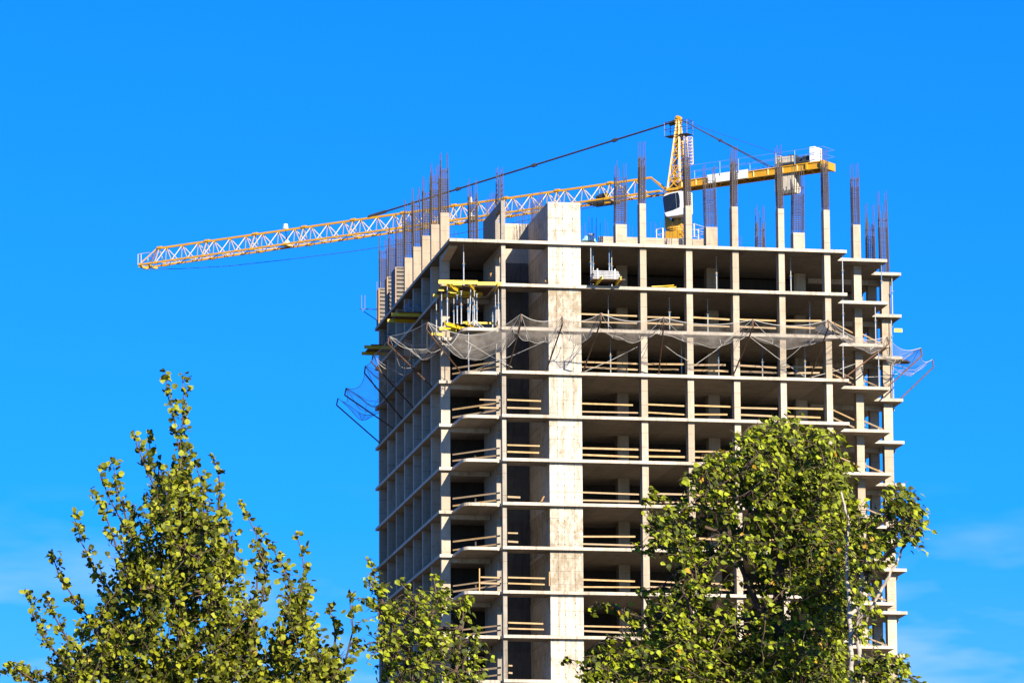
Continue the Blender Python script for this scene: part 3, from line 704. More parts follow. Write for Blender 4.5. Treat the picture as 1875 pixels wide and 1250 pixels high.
FLAB = ['rusty net pole in front of the dark stair bay left of the wide shear wall', 'rusty net pole standing against the left edge of the wide shear wall', 'rusty net pole right of the wide shear wall, its shadow on it',
        'nearly upright rusty net pole between the first and second front columns', 'rusty net pole crossing the third front column', 'rusty net pole crossing the fifth front column, holding a dark scrap of sheet',
        'rusty net pole leaning right from the right end of the main front slab', 'rusty net pole leaning right from the stepped slab end', 'pale rusty net pole farthest right, held out against the sky']
ytip = (-4.6, -4.0, -5.2, -4.6, -4.7, -5.0)
FB = []
for i, ((b, tp), lb) in enumerate(zip(FRONT, FLAB)):
    q = at(*b, Z=ZP)
    base = Vector((q.x, 0.08, ZP + 0.02)) if i < 7 else Vector((31.2, 2.9, ZP + 0.02)) if i == 7 else Vector((33.3, 7.5, ZP + 0.02))
    tip = at(*tp, Y=ytip[i]) if i < 6 else at(*tp, Z=ZTIP + 0.1)
    pole(base, tip, lb); tips.append(tip); FB.append(base)
def net(idx, anchors, label, sag=1.25, edge=0.35, seed=0, nu=14, nv=12):
    """net hung between consecutive pole tips and the slab edge behind them"""
    rr = random.Random(seed); T = [tips[i] for i in idx]; o = T[0]
    vs, fs, ropes = [], [], []
    m = MB()
    rope = MB()
    for s in range(len(T) - 1):
        b0 = len(m.v); pts = []
        sg = sag * rr.uniform(0.75, 1.25); ph = rr.uniform(0, 6)
        for i in range(nu + 1):
            u = i / nu
            for j in range(nv + 1):
                v = j / nv
                p = T[s].lerp(T[s + 1], u).lerp(anchors[s].lerp(anchors[s + 1], u), v)
                d = sg * (4 * v * (1 - v)) * (0.55 + 0.45 * math.sin(math.pi * u)) + edge * 4 * u * (1 - u) * (1 - v)
                d += 0.16 * math.sin(ph + 7 * u + 5 * v) * math.sin(math.pi * v) + 0.07 * math.sin(ph * 2 + 19 * u - 9 * v) * math.sin(math.pi * v)
                pull = 0.45 * edge * 4 * u * (1 - u) * (1 - v)
                p = p.lerp(anchors[s].lerp(anchors[s + 1], u), pull * 0.5) - Vector((0, 0, d))
                pts.append(p)
        fsl = []
        for i in range(nu):
            for j in range(nv):
                a = i * (nv + 1) + j
                fsl.append((a, a + 1, a + nv + 2, a + nv + 1))
        m.add(pts, fsl)
        rope.tube([pts[i * (nv + 1)] for i in range(nu + 1)], 0.022, 5)
        rope.tube([pts[nv // 2 + i * (nv + 1)] for i in range(nu + 1)], 0.016, 5)
        rope.tube([pts[j] for j in range(nv + 1)], 0.02, 5)
        rope.tube([pts[(nu // 3) * (nv + 1) + j].lerp(pts[j], 1 - min(1, j / 4)) for j in range(nv - 1)], 0.018, 5)
        rope.tube([pts[(nu - nu // 3) * (nv + 1) + j].lerp(pts[nu * (nv + 1) + j], 1 - min(1, j / 4)) for j in range(nv - 1)], 0.018, 5)
        rope.tube([T[s + 1], T[s + 1].lerp(anchors[s + 1], 0.5) - Vector((0, 0, 0.35)), anchors[s + 1]], 0.016, 5)
    n = tag(m.build('safety_net', M_NET, None, origin=o, smooth=True), label, 'safety net', 'safety nets slung round the tower')
    rope.build('net_rope', M_ROPE, n, origin=o)
    return n
ZA = zt(2) + 0.05
la_ = [Vector((-0.03, tips[i].y + 0.6, ZA - 0.15 - (0.6 if i < 2 else 0))) for i in range(5)]
net([0, 1, 2], la_[:3], 'bluish safety net hanging out over the sky at the far left of the tower', 1.1, 0.5, 3)
net([2, 3, 4, 5], [la_[2], la_[3], la_[4], Vector((0.9, 4.4, ZA - 0.4))], 'pale safety net drooping round the left corner below the yellow formwork', 1.7, 0.12, 4)
net([5, 6], [Vector((0.97, 1.6, ZA - 0.2)), Vector((4.3, -0.03, ZA))], 'pale safety net sagging deeply in front of the left balconies', 1.9, 1.0, 5)
fa = [Vector((tips[i].x + (0.4 if i < 11 else -1.6), -0.03, ZA)) for i in range(6, 12)]
fa[0] = Vector((4.3, -0.03, ZA)); fa[-1] = Vector((27.4, -0.03, ZA))
net([6, 7, 8], fa[:3], 'pale safety net strung across the dark stair bay and the shear wall', 1.25, 0.35, 6)
net([8, 9, 10, 11], fa[2:], 'long pale safety net strung across the front columns', 1.15, 0.35, 7)
net([11, 12], [Vector((27.75, 0.1, ZA)), Vector((30.6, 2.7, ZA))], 'crumpled safety net draped over the stepped slab ends', 1.0, 0.6, 8)
net([12, 13, 14], [Vector((31.0, 2.7, ZA)), Vector((31.4, 7.0, ZA)), Vector((33.48, 8.6, ZA - 0.8))], 'safety net held out against the sky at the right corner', 1.0, 0.45, 9)
# guy ropes of the poles
m = MB(); bb = [Vector((9.3, 0.05, ZP + .02)), Vector((13.6, 0.3, zt(2) - .4)), Vector((17.0, .3, ZP + .9)), Vector((19.6, 0.2, zt(2) - .5)), Vector((24.8, .05, ZP + .05)), Vector((27, .3, zt(2) - .3))]
for a, b in ((Vector((9.3, 0.02, ZP + .05)), tips[9] - Vector((1.2, -3, 1.5))), (tips[9] - Vector((-.8, -3.4, 1.3)), Vector((16.6, 0.3, ZP + 1.0))), (Vector((17.1, 0.3, ZP + .8)), Vector((19.7, -.05, zt(2) - .2))),
             (Vector((20.4, -1, zt(2) - .3)), Vector((24.6, 0, ZP + .1))), (Vector((22.9, 0.1, ZP + .9)), Vector((24.6, -1.6, zt(2) - .6))), (Vector((25.1, 0, ZP + .05)), Vector((29.2, 1.9, ZP + 1.6))), (Vector((29.9, 4.2, ZP + .9)), Vector((33.0, 6.9, ZP + 1.7))),
             (Vector((1.9, .6, ZP + .1)), tips[7] - Vector((.4, -1.4, 1.2))), (tips[7] - Vector((.2, -1.0, .9)), Vector((6.7, 0.1, ZP + .05))), (tips[6] - Vector((.5, -2.5, 1.2)), Vector((1.3, .65, ZP + 1.3))), (Vector((1.2, 0.7, zt(2) - .9)), Vector((4.3, 0.05, ZP + .2)))):
    mid = a.lerp(b, 0.5) - Vector((0, 0, 0.08))
    m = MB(); m.tube([a, mid, b], 0.019, 5)
    tag(m.build('guy_rope', M_ROPE, None, origin=a), 'thin pale guy rope stretched between the safety nets and the slab edge below', 'rope', 'pale guy ropes under the safety nets')
# scraps caught in the nets
def scrap(c, r, mat, label, seed, fl=0.5):
    rr = random.Random(seed); m = MB(); n = 9; P = []
    for j in range(4):
        for i in range(n):
            a = 2 * math.pi * i / n; k = (1, .9, .55, .12)[j] * r * rr.uniform(.75, 1.2)
            P.append(c + Vector((math.cos(a) * k, math.sin(a) * k, fl * r * (0, .35, .6, .7)[j] * rr.uniform(.7, 1.2))))
    F = [(j * n + i, j * n + (i + 1) % n, (j + 1) * n + (i + 1) % n, (j + 1) * n + i) for j in range(3) for i in range(n)] + [tuple(range(n - 1, -1, -1)), tuple(3 * n + i for i in range(n))]
    m.add(P, F); return tag(m.build('fallen_debris', mat, None, origin=c), label, 'debris')
q = at(1654, 664, Z=zt(2) - 0.9); scrap(q, 0.55, M_FORMDARK, 'dark clump of debris caught in the net at the right corner', 1)
q = at(744, 655, X=-1.2); scrap(q, 0.6, M_PLY, 'brown heap of debris lying in the left corner net', 2, 0.35)
c = at(1507, 606, Y=-3.2)
m = MB(); m.extrude([c + Vector((-.6, .2, .15)), c + Vector((.1, -.3, -.45)), c + Vector((.75, .0, -.15)), c + Vector((.0, .4, .55))], (0.02, 0.03, 0.03))
tag(m.build('scrap_sheet', M_BLACK, None, origin=c), 'dark bent sheet caught in the net near the fifth front column', 'sheet')

# ------------------------------------------------------------------ steel props
PLACED = {}
def prop(x, y, k, label, kin=None, z0=None, z1=None, gap=0.0):
    z0 = zt(k) + 0.003 if z0 is None else z0; z1 = (zt(k - 1) - TH - 0.003) if z1 is None else z1
    t = thing('steel_prop', label, 'steel prop', (x, y, z0), 'adjustable steel props')
    zm = z0 + (z1 - z0) * rs.uniform(0.5, 0.62)
    MB().tube([(x, y, z0 + 0.012), (x, y, zm)], 0.043, 8).build('outer_tube', M_GALV, t, origin=(x, y, z0))
    MB().tube([(x, y, zm - 0.02), (x, y, z1 - 0.012)], 0.032, 8).build('inner_tube', M_GALV if rs.random() < 0.75 else M_BLUEPROP, t, origin=(x, y, zm))
    c = MB(); c.tube([(x, y, zm - 0.16), (x, y, zm + 0.03)], 0.056, 8); c.build('collar', M_BLUEPROP, t, origin=(x, y, zm))
    c = MB(); c.bar((x - 0.10, y - 0.06, zm + 0.05), (x + 0.10, y - 0.06, zm + 0.05), 0.028); c.build('pin', M_FORMEDGE, t, origin=(x, y, zm))
    MB().box(x - 0.07, x + 0.07, y - 0.07, y + 0.07, z0, z0 + 0.012).build('base_plate', M_GALV, t, origin=(x, y, z0))
    MB().box(x - 0.07, x + 0.07, y - 0.07, y + 0.07, z1 - 0.012, z1).build('head_plate', M_GALV, t, origin=(x, y, z1))
    return t
ORD = {1: 'top storey', 2: 'second top storey', 3: 'storey below the nets'}
RIGHTP = [(1543, 'main slab end'), (1614, 'first stepped slab end'), (1633, 'outermost stepped slab end')]
spots = {1: [(1448, 2.2, 'between the fourth and fifth front columns'), (1543, 0.5, 'under the main slab end'), (1614, 3.1, 'under the first stepped slab end'), (1633, 7.7, 'under the outermost slab end'), (1312, 2.6, 'between the second and third front columns')],
         2: [(1483, 2.6, 'between the fourth and fifth front columns'), (1544, 0.5, 'under the main slab end'), (1603, 3.1, 'under the first stepped slab end'), (1632, 7.7, 'under the outermost slab end'), (1226, 2.4, 'between the first and second front columns'), (1296, 2.6, 'between the second and third front columns'), (1114, 2.4, 'right of the wide shear wall')],
         3: [(1118, 2.4, 'right of the wide shear wall'), (1248, 2.4, 'between the first and second front columns'), (1316, 2.5, 'between the second and third front columns'), (1396, 2.6, 'between the third and fourth front columns'), (1474, 2.6, 'between the fourth and fifth front columns'), (1544, 0.5, 'under the main slab end'), (1609, 3.1, 'under the first stepped slab end'), (1635, 7.7, 'under the outermost slab end')]}
for k, lst in spots.items():
    for x, y, w in lst:
        yy = 485 + 80 * (k - 1)
        prop(at(x, yy + 25, Y=y).x, y, k, 'steel prop in the %s, %s' % (ORD[k], w))
for x, y, w in ((1081.8, 0.35, 'left outer'), (1086, 1.2, 'left inner'), (1115.5, 0.8, 'right outer'), (1120, 1.3, 'right inner')):
    prop(at(x, 480, Y=y).x, y, 1, 'steel prop behind the tube bundle, %s one of four' % w)
prop(at(849, 490, Y=1.2).x, 1.2, 1, 'tall single steel prop under the roof corner above the yellow beams', z0=zt(1) + 0.02)
prop(at(858, 640, Y=1.0).x, 1.0, 3, 'steel prop standing on the left balcony below the sagging net')
prop(at(859, 1200, Y=1.2).x, 1.2, 10, 'steel prop on the lowest left balcony behind birch leaves')

# ------------------------------------------------------------------ yellow formwork beams
YB = {}
def ybeam(p0, p1, label, w=0.08, h=0.20):
    p0, p1 = Vector(p0), Vector(p1); m = MB(); d = (p1 - p0)
    m.bar(p0 + Vector((0, 0, h / 2 - 0.02)), p1 + Vector((0, 0, h / 2 - 0.02)), w, 0.04)
    m.bar(p0 - Vector((0, 0, h / 2 - 0.02)), p1 - Vector((0, 0, h / 2 - 0.02)), w, 0.04)
    t = MB().bar(p0, p1, 0.035, h - 0.08)
    o = m.build('formwork_beam', M_YBEAM, None, origin=(p0 + p1) / 2)
    t.build('beam_web', M_YBEAM, o, origin=(p0 + p1) / 2)
    return tag(o, label, 'formwork beam', 'yellow timber formwork beams')
zd = zt(1) + 0.02
def yb(a, b, ya, yb_, label, za=None, zb=None, **kw):
    A = at(*a, Y=ya) if za is None else at(*a, Z=za); B = at(*b, Y=yb_) if zb is None else at(*b, Z=zb)
    return ybeam(A, B, label, **kw)
yb((803, 516), (874.5, 517.2), -0.5, -0.5, 'long yellow beam lying foremost along the left edge of the formwork deck', w=0.1, h=0.26)
yb((874, 519), (918.5, 519.6), -0.3, -0.3, 'yellow beam at the right end of the formwork deck, touching the slab', w=0.1, h=0.22)
yb((829, 522.5), (846, 522.8), 0.1, 0.1, 'short yellow beam tucked under the foremost deck beam')
yb((803, 529.6), (813, 530.2), 2.0, 2.0, 'short yellow beam end sticking out left under the deck, upper one')
yb((820, 532.5), (826, 533), 2.2, 2.2, 'stubby yellow beam end right of the upper short one')
yb((793, 541.2), (802, 541.8), 3.6, 3.6, 'yellow beam end farthest left under the deck')
yb((808, 541.8), (814.5, 542.2), 3.7, 3.7, 'lower stubby yellow beam end left of the corner prop')
yb((820, 542.2), (824, 542.4), 3.7, 3.7, 'lowest stubby yellow beam end beside the corner prop')
for a, b, y0, lb in (((816.5, 520), (838, 531.5), 0.0, 'slanting yellow bearer beam under the left part of the deck'), ((857, 518), (874, 536), 0.0, 'slanting yellow bearer beam under the middle of the deck'), ((912, 520.5), (906, 532), -0.1, 'yellow bearer beam under the right end of the deck')):
    A = at(*a, Y=y0); B = at(*b, Z=A.z - 0.12); 
    yb(a, b, None, None, lb, za=A.z - 0.1, zb=A.z - 0.1, w=0.1)
A = [(at(814, 540, Z=zd - .35), at(880, 543, Z=zd - .35)), (at(824, 534, Z=zd - .3), at(884, 538, Z=zd - .3))]
for i, (a, b) in enumerate(A): ybeam(a, b, 'shaded yellow beam running across under the deck, %s' % ('rear one' if i == 0 else 'front one'))
m = MB(); q = [at(806, 523, Z=zd - 0.02), at(914, 524, Z=zd - 0.02), at(903, 543, Z=zd - 0.02), at(797, 541, Z=zd - 0.02)]
m.extrude([p + Vector((0, 0, -0.02)) for p in q], (0, 0, 0.025)); tag(m.build('plywood_deck', M_PLY, None, origin=q[0]), 'brown plywood deck on the yellow beams at the left corner', 'plywood')
zl = zt(2) + 0.35
yb((814.5, 591.5), (839, 599), None, None, 'lower yellow beam slanting down left on the balcony edge', za=zl, zb=zl, w=0.1, h=0.24)
yb((854, 591), (868, 600), None, None, 'lower yellow beam slanting down in the middle of the balcony edge', za=zl, zb=zl, w=0.1, h=0.22)
yb((803, 601), (836, 605), None, None, 'lower yellow beam lying level left of the balcony', za=zl - .15, zb=zl - .15, w=0.1, h=0.24)
yb((789, 611), (811, 612.5), None, None, 'lowest yellow beam end farthest left behind the net', za=zl - .3, zb=zl - .3, h=0.2)
yb((846, 590.5), (913, 591.8), None, None, 'thin yellow beam lying along the balcony below the props', za=zl + .25, zb=zl + .25, w=0.06, h=0.12)
yb((840, 600), (850, 601.5), None, None, 'small lower yellow beam end between the two slanting beams', za=zl - .1, zb=zl - .1)
yb((912.5, 589), (908, 596), None, None, 'small yellow beam end at the right end of the balcony', za=zl + .2, zb=zl + .2)
PR = [(799, 546, 612, 3.6, 'first from the left'), (808.5, 534, 600, 2.4, 'second from the left, in front of the corner column'), (819, 524, 591, 1.0, 'third from the left, tall and pale'), (831, 546, 597, 2.4, 'fourth from the left, dark'), (837, 540, 592, 2.0, 'fifth from the left'),
      (844.5, 533, 593, 1.6, 'sixth from the left'), (857, 548, 594, 2.2, 'dark one left of the leaning prop'), (866, 546, 595, 2.0, 'dark one right of the leaning prop'), (868.5, 533, 596, 1.4, 'pale one in the middle cluster'), (873, 538, 597, 1.5, 'right one of the middle cluster'),
      (902, 562, 600, 3.0, 'short dark one near the stair wall'), (907, 535, 595, 1.0, 'second from the right'), (912.5, 524, 593, 0.4, 'rightmost, next to the stair pier')]
for x, ya, yb_, y, w in PR:
    a = at(x, ya, Y=y); b = at(x + (yb_ - ya) * 0.009, yb_, Y=y)
    prop(a.x, y, 2, 'steel prop under the yellow deck, ' + w, z0=b.z, z1=a.z)
a = at(862, 527, Y=0.9); b = at(859.5, 594, Y=0.9)
t = thing('steel_prop', 'slightly leaning steel prop under the middle of the yellow formwork deck', 'steel prop', b, 'adjustable steel props')
mid = a.lerp(b, 0.4); MB().tube([b, mid], 0.045, 8).build('outer_tube', M_GALV, t, origin=b); MB().tube([mid, a], 0.034, 8).build('inner_tube', M_GALV, t, origin=mid); MB().tube([mid - ZV * .1, mid + ZV * .06], 0.06, 8).build('collar', M_BLUEPROP, t, origin=mid)
m = MB(); c = at(868, 585, Y=1.4)
for e in (at(861, 594, Y=1.0), at(880, 600, Y=1.2), at(886, 600, Y=2.0)): m.bar(c, e, 0.05)
tag(m.build('prop_tripod', M_GALV, None, origin=c), 'pale folding tripod round the foot of the middle props', 'tripod')
# cantilever platforms on the shaded left face
def platform(pa, pb, pa2, pb2, ld_, l1, l2):
    ya = at(*pb, X=0.0).y; yb2 = at(*pb2, X=0.0).y
    for (tip, root, y, lb) in ((pa, pb, ya, l1), (pa2, pb2, yb2, l2)):
        tp = at(*tip, Y=y); ybeam(Vector((tp.x, y, zt(1) + 0.14)), Vector((1.2, y, zt(1) + 0.14)), lb, 0.1, 0.24)
    m = MB(); x0 = -1.5
    m.box(x0, 1.0, min(ya, yb2) - 0.3, max(ya, yb2) + 0.3, zt(1) + 0.26, zt(1) + 0.30)
    p = tag(m.build('platform_deck', M_PLY, None, origin=(x0, ya, zt(1) + 0.26)), ld_, 'platform deck')
    return min(ya, yb2), max(ya, yb2)
ya, yb2 = platform((717, 578), (767, 578), (709, 587), (757, 589), 'dark platform deck on the upper pair of yellow beams on the left face', 'longer yellow beam jutting from the left face, upper platform, rear', 'yellow beam with bright end jutting from the left face, upper platform, front')
yc, yd = platform((667, 637.5), (716, 638), (662, 645.5), (706, 647), 'dark platform deck on the lower pair of yellow beams on the left face', 'yellow beam jutting over the sky on the lower platform, upper one', 'yellow beam jutting over the sky on the lower platform, lower one')
def tangle(x0, x1, y0, y1, z, h, label, seed):
    rr = random.Random(seed); m = MB()
    for i in range(70):
        a = Vector((rr.uniform(x0, x1), rr.uniform(y0, y1), z + rr.uniform(0.02, h))); b = a + Vector((rr.uniform(-.5, .5), rr.uniform(-.5, .5), rr.uniform(-.4, .4)))
        b.z = min(max(b.z, z + .02), z + h); b.x = min(max(b.x, x0), x1); m.bar(a, b, 0.03)
    for x in (x0, x1):
        for y in (y0, y1): m.bar((x, y, z), (x, y, z + h), 0.05)
    m.bar((x0, y0, z + 0.03), (x1, y1, z + 0.03), 0.06); m.bar((x0, y1, z + 0.03), (x1, y0, z + 0.03), 0.06)
    return tag(m.build('scaffold_bundle', M_BLUEPROP if seed == 1 else M_BLACK, None, origin=(x0, y0, z)), label, 'scaffold parts')
tangle(-0.7, 0.9, ya, yb2, zt(1) + 0.303, 0.95, 'dark tangle of scaffold parts stacked on the upper left platform', 1)
tangle(-0.4, 0.9, yc, yd, zt(1) + 0.303, 1.1, 'black tangle of scaffold parts stacked on the lower left platform', 2)
yb((1637, 604.5), (1652, 605), 8.2, 8.2, 'single yellow beam jutting from the outermost right column over the sky', h=0.26)
# loading platform with a stack of tubes in the top storey
for a, b, lb in (((1089, 522.5), (1103, 508), 'left yellow beam carrying the bundle of tubes out of the top storey'), ((1125.5, 523), (1137, 509), 'right yellow beam carrying the bundle of tubes out of the top storey')):
    A = at(*a, Z=zt(1) + 0.14); B = at(*b, Z=zt(1) + 0.14); ybeam(A + (A - B) * 0.2, B, lb, 0.12, 0.22)
A = at(1104, 511, Z=zt(1) + 0.27); xa = at(1084.5, 511, Z=A.z).x; xb = at(1145, 512, Z=A.z).x; yf = A.y - 0.05
m = MB(); m.box(xa, xb, yf, yf + 1.7, zt(1) + 0.255, zt(1) + 0.30); tag(m.build('platform_deck', M_PLY, None, origin=(xa, yf, zt(1) + 0.255)), 'plywood deck under the bundle of tubes at the edge of the top storey', 'platform deck')
x0 = at(1087, 505, Y=yf).x; x1 = at(1134.5, 505, Y=yf).x; zz = zt(1) + 0.305
st = thing('tube_stack', 'pale bundle of stacked steel tubes in a rack at the edge of the top storey', 'tube stack', ((x0 + x1) / 2, yf + 0.5, zz))
rr = random.Random(3)
for iz in range(5):
    for iy in range(7):
        z = zz + 0.06 + iz * 0.115; y = yf + 0.15 + iy * 0.115
        if iz == 4 and iy > 5: continue
        MB().tube([(x0 + rr.uniform(-.06, .05), y, z), (x1 + rr.uniform(-.12, .06), y + rr.uniform(-.02, .02), z + rr.uniform(-.012, .012))], 0.05, 7).build('tube', M_GALV, st, origin=(x0, y, z))
m = MB()
for x in (x0 + 0.28, x1 - 0.3):
    m.bar((x, yf + 0.06, zz), (x, yf + 0.06, zz + 0.68), 0.05); m.bar((x, yf + 0.98, zz), (x, yf + 0.98, zz + 0.68), 0.05); m.bar((x, yf + 0.06, zz + 0.66), (x, yf + 0.98, zz + 0.66), 0.04)
m.build('rack', M_GALV, st, origin=(x0, yf, zz))

# ------------------------------------------------------------------ column formwork on the roof
def formwork(i, x0, x1, y0, y1, h, label):
    t = thing('column_formwork', label, 'column formwork', ((x0 + x1) / 2, y0, H), 'steel formwork round the rear left columns')
    z0 = H + 0.004
    MB().box(x0, x1, y0, y0 + 0.03, z0, z0 + h).build('front_panel', M_FORMDARK, t, origin=(x0, y0, z0))
    MB().box(x0 - 0.03, x0, y0 - 0.08, y1, z0, z0 + h).build('side_panel', M_FORMDARK, t, origin=(x0, y1, z0))
    MB().box(x1, x1 + 0.03, y0 - 0.08, y1, z0, z0 + h).build('side_panel', M_FORMDARK, t, origin=(x1, y1, z0))
    n = int(h / 0.30)
    for j in range(n):
        z = z0 + 0.12 + j * 0.30
        MB().box(x0 + 0.07, x1 - 0.02, y0 - 0.12, y0 - 0.003, z, z + 0.13).build('waler', M_FORM, t, origin=(x0, y0, z))
    MB().box(x0 - 0.02, x0 + 0.06, y0 - 0.14, y0 - 0.003, z0, z0 + h + 0.06).build('edge_strip', M_FORMEDGE, t, origin=(x0, y0, z0))
    b = MB()
    b.bar((x0, y0 - 0.05, z0 + h + 0.04), (x1, y0 - 0.05, z0 + h + 0.04), 0.1, 0.08); b.build('top_clamp', M_FORM, t, origin=(x0, y0, z0 + h))
for i, (yc_, hh, lb) in enumerate(((24.75, 2.75, 'ribbed column formwork with black open side, nearest of the three on the roof edge'), (28.75, 2.8, 'ribbed column formwork in the middle of the three on the roof edge'), (32.9, 2.75, 'ribbed column formwork farthest left, with a walkway bracket'))):
    formwork(i, 0.10, 0.84, yc_ - 0.12, yc_ + (1.6 if i == 0 else 0.7), hh, lb)
m = MB(); bx = 0.05; by = 32.9; z = H + 1.25
m.bar((bx, by, z), (bx - 1.2, by, z), 0.05); m.bar((bx, by, z - 0.85), (bx - 1.15, by, z - 0.1), 0.05); m.bar((bx, by + .8, z + .15), (bx - 1.2, by + .8, z + .15), 0.05)
for x in (bx - 1.2, bx - 0.95): m.bar((x, by, z), (x, by, z + 1.05), 0.045)
for x in (bx - 0.05, bx + 0.22): m.bar((x, by, z + .8), (x, by, z + 2.1), 0.045)
m.bar((bx - 1.2, by, z), (bx - 1.2, by + .8, z + .15), 0.05)
m.bar((bx - 0.05, by, z - .85), (bx - 0.05, by, z + .9), 0.05); m.bar((bx, by, z), (bx, by + .8, z + .15), 0.05)
tag(m.build('walkway_bracket', M_BLACK, None, origin=(bx, by, z)), 'slim steel walkway bracket hanging off the farthest left formwork', 'bracket')
a = at(1092, 447, Z=H + 0.01)
def leanpanel(px0, px1, Y, h, label, rows=2):
    x0 = at(px0, 440, Y=Y).x; x1 = at(px1, 440, Y=Y).x
    t = thing('formwork_panel', label, 'formwork panel', (x0, Y, H))
    MB().add([(x0, Y + 2.2, H + .01), (x1, Y + 2.2, H + .01), (x1, Y + 2.2, H + h), (x0, Y + 2.2, H + h), (x0, Y + 2.12, H + .01), (x1, Y + 2.12, H + .01), (x1, Y + 2.12, H + h), (x0, Y + 2.12, H + h)],
             [(0, 1, 2, 3), (7, 6, 5, 4), (0, 4, 5, 1), (1, 5, 6, 2), (2, 6, 7, 3), (3, 7, 4, 0)]).build('panel_face', M_PLY, t, origin=(x0, Y, H))
    for j in range(3):
        x = x0 + (x1 - x0) * (0.1 + 0.4 * j); MB().box(x - .05, x + .05, Y + 1.99, Y + 2.115, H + .01, H + h + .05).build('rib', M_FORM, t, origin=(x, Y, H))
leanpanel(1089, 1098, 8.4, 2.75, 'brown formwork panel standing beside the low core wall on the roof')
leanpanel(1317, 1326, 7.3, 2.45, 'small formwork panel standing right of the second wide roof column')
c = at(1078, 443, Z=H + 2.0)
c = at(1078, 446, Y=9.0); scrap(Vector((c.x, 9.0, H + 1.9)), 0.55, M_TARP, 'crumpled pale blue tarpaulin on the roof beside the shear wall', 5, 1.3)

# ------------------------------------------------------------------ trees in front of the camera
def deep(x, y, d):
    """point at distance d along the ground direction of view"""
    v = FWD * FPX + RGT * (x - PW / 2) - UP * (y - PH / 2)
    h = Vector((FWD.x, FWD.y, 0)).normalized()
    return CAM + v * (d / v.dot(h))
HF = Vector((FWD.x, FWD.y, 0)).normalized(); HR = Vector((HF.y, -HF.x, 0))
def leafmesh(m, p, axis, nrm, L, Wd, fold, kind):
    axis = axis.normalized(); side = axis.cross(nrm)
    if side.length < 1e-4: return
    side.normalize(); nrm = side.cross(axis)
    f = nrm * (fold * Wd)
    tip = p + axis * L - nrm * (0.12 * L)
    if kind == 0:      # round poplar leaf
        mid = [p, p + axis * L * 0.5 + nrm * 0.05 * L, tip]
        l = [p + axis * L * 0.10 + side * Wd * 0.36 + f * .7, p + axis * L * 0.42 + side * Wd * 0.52 + f, p + axis * L * 0.76 + side * Wd * 0.32 + f * .6]
        r = [p + axis * L * 0.10 - side * Wd * 0.36 + f * .7, p + axis * L * 0.42 - side * Wd * 0.52 + f, p + axis * L * 0.76 - side * Wd * 0.32 + f * .6]
    else:              # pointed birch leaf
        mid = [p, p + axis * L * 0.45 + nrm * 0.05 * L, tip]
        l = [p + axis * L * 0.08 + side * Wd * 0.30 + f * .6, p + axis * L * 0.32 + side * Wd * 0.5 + f, p + axis * L * 0.68 + side * Wd * 0.24 + f * .5]
        r = [p + axis * L * 0.08 - side * Wd * 0.30 + f * .6, p + axis * L * 0.32 - side * Wd * 0.5 + f, p + axis * L * 0.68 - side * Wd * 0.24 + f * .5]
    m.add(mid + l + r, [(0, 3, 4, 1), (1, 4, 5, 2), (1, 7, 6, 0), (2, 8, 7, 1)])
def rv(rr): 
    while True:
        v = Vector((rr.uniform(-1, 1), rr.uniform(-1, 1), rr.uniform(-1, 1)))
        if 0.05 < v.length < 1: return v.normalized()
def twig_leaves(m, w, p, direction, length, rr, kind, size, n, droop):
    d = direction.normalized(); pts = [p]; q = p.copy()
    steps = 4
    for i in range(steps):
        d = (d + Vector((0, 0, -droop / steps)) + rv(rr) * 0.16).normalized(); q = q + d * (length / steps); pts.append(q)
    w.tube(pts, 0.0045, 3, 0.002)
    for i in range(n):
        t = (i + rr.uniform(0.2, 1.0)) / n; s = min(int(t * steps), steps - 1)
        b = pts[s].lerp(pts[s + 1], t * steps - s)
        o = rv(rr); sz = size * rr.uniform(0.62, 1.15)
        pet = (o + Vector((0, 0, -0.35)) + WIND * 0.5).normalized() * sz * rr.uniform(0.35, 0.8)
        if kind == 0:
            ax = (rv(rr) * 0.75 + Vector((0, 0, -0.25)) + d * 0.4 + WIND * 0.35)
            nr = (rv(rr) + Vector((0, 0, 0.45)) - HF * 0.25)
        else:
            ax = (rv(rr) * 0.50 + Vector((0, 0, -0.38)) + WIND * 0.75)
            nr = (rv(rr) * 0.85 + Vector((0, 0, 0.75)) - HF * 0.30)
        leafmesh(m, b + pet, ax, nr, sz, sz * (0.90 if kind == 0 else 0.74), rr.uniform(0.02, 0.22), kind)
WIND = HR * 0.8 + HF * 0.2
def limb(w, a, b, r0, r1, rr, n=6, wob=0.05, bow=0.0):
    L = (b - a).length; pts = []
    o1, o2 = rv(rr) * wob * L, rv(rr) * wob * L
    for i in range(n + 1):
        t = i / n; pts.append(a.lerp(b, t) + o1 * math.sin(math.pi * t) + o2 * math.sin(2 * math.pi * t) * 0.5 + Vector((0, 0, bow * L * math.sin(math.pi * t))))
    w.tube(pts, r0, 6 if r0 > 0.02 else 4, r1); return pts
def inpoly(x, y, P):
    c = False; j = len(P) - 1
    for i in range(len(P)):
        if (P[i][1] > y) != (P[j][1] > y) and x < (P[j][0] - P[i][0]) * (y - P[i][1]) / (P[j][1] - P[i][1]) + P[i][0]: c = not c
        j = i
    return c
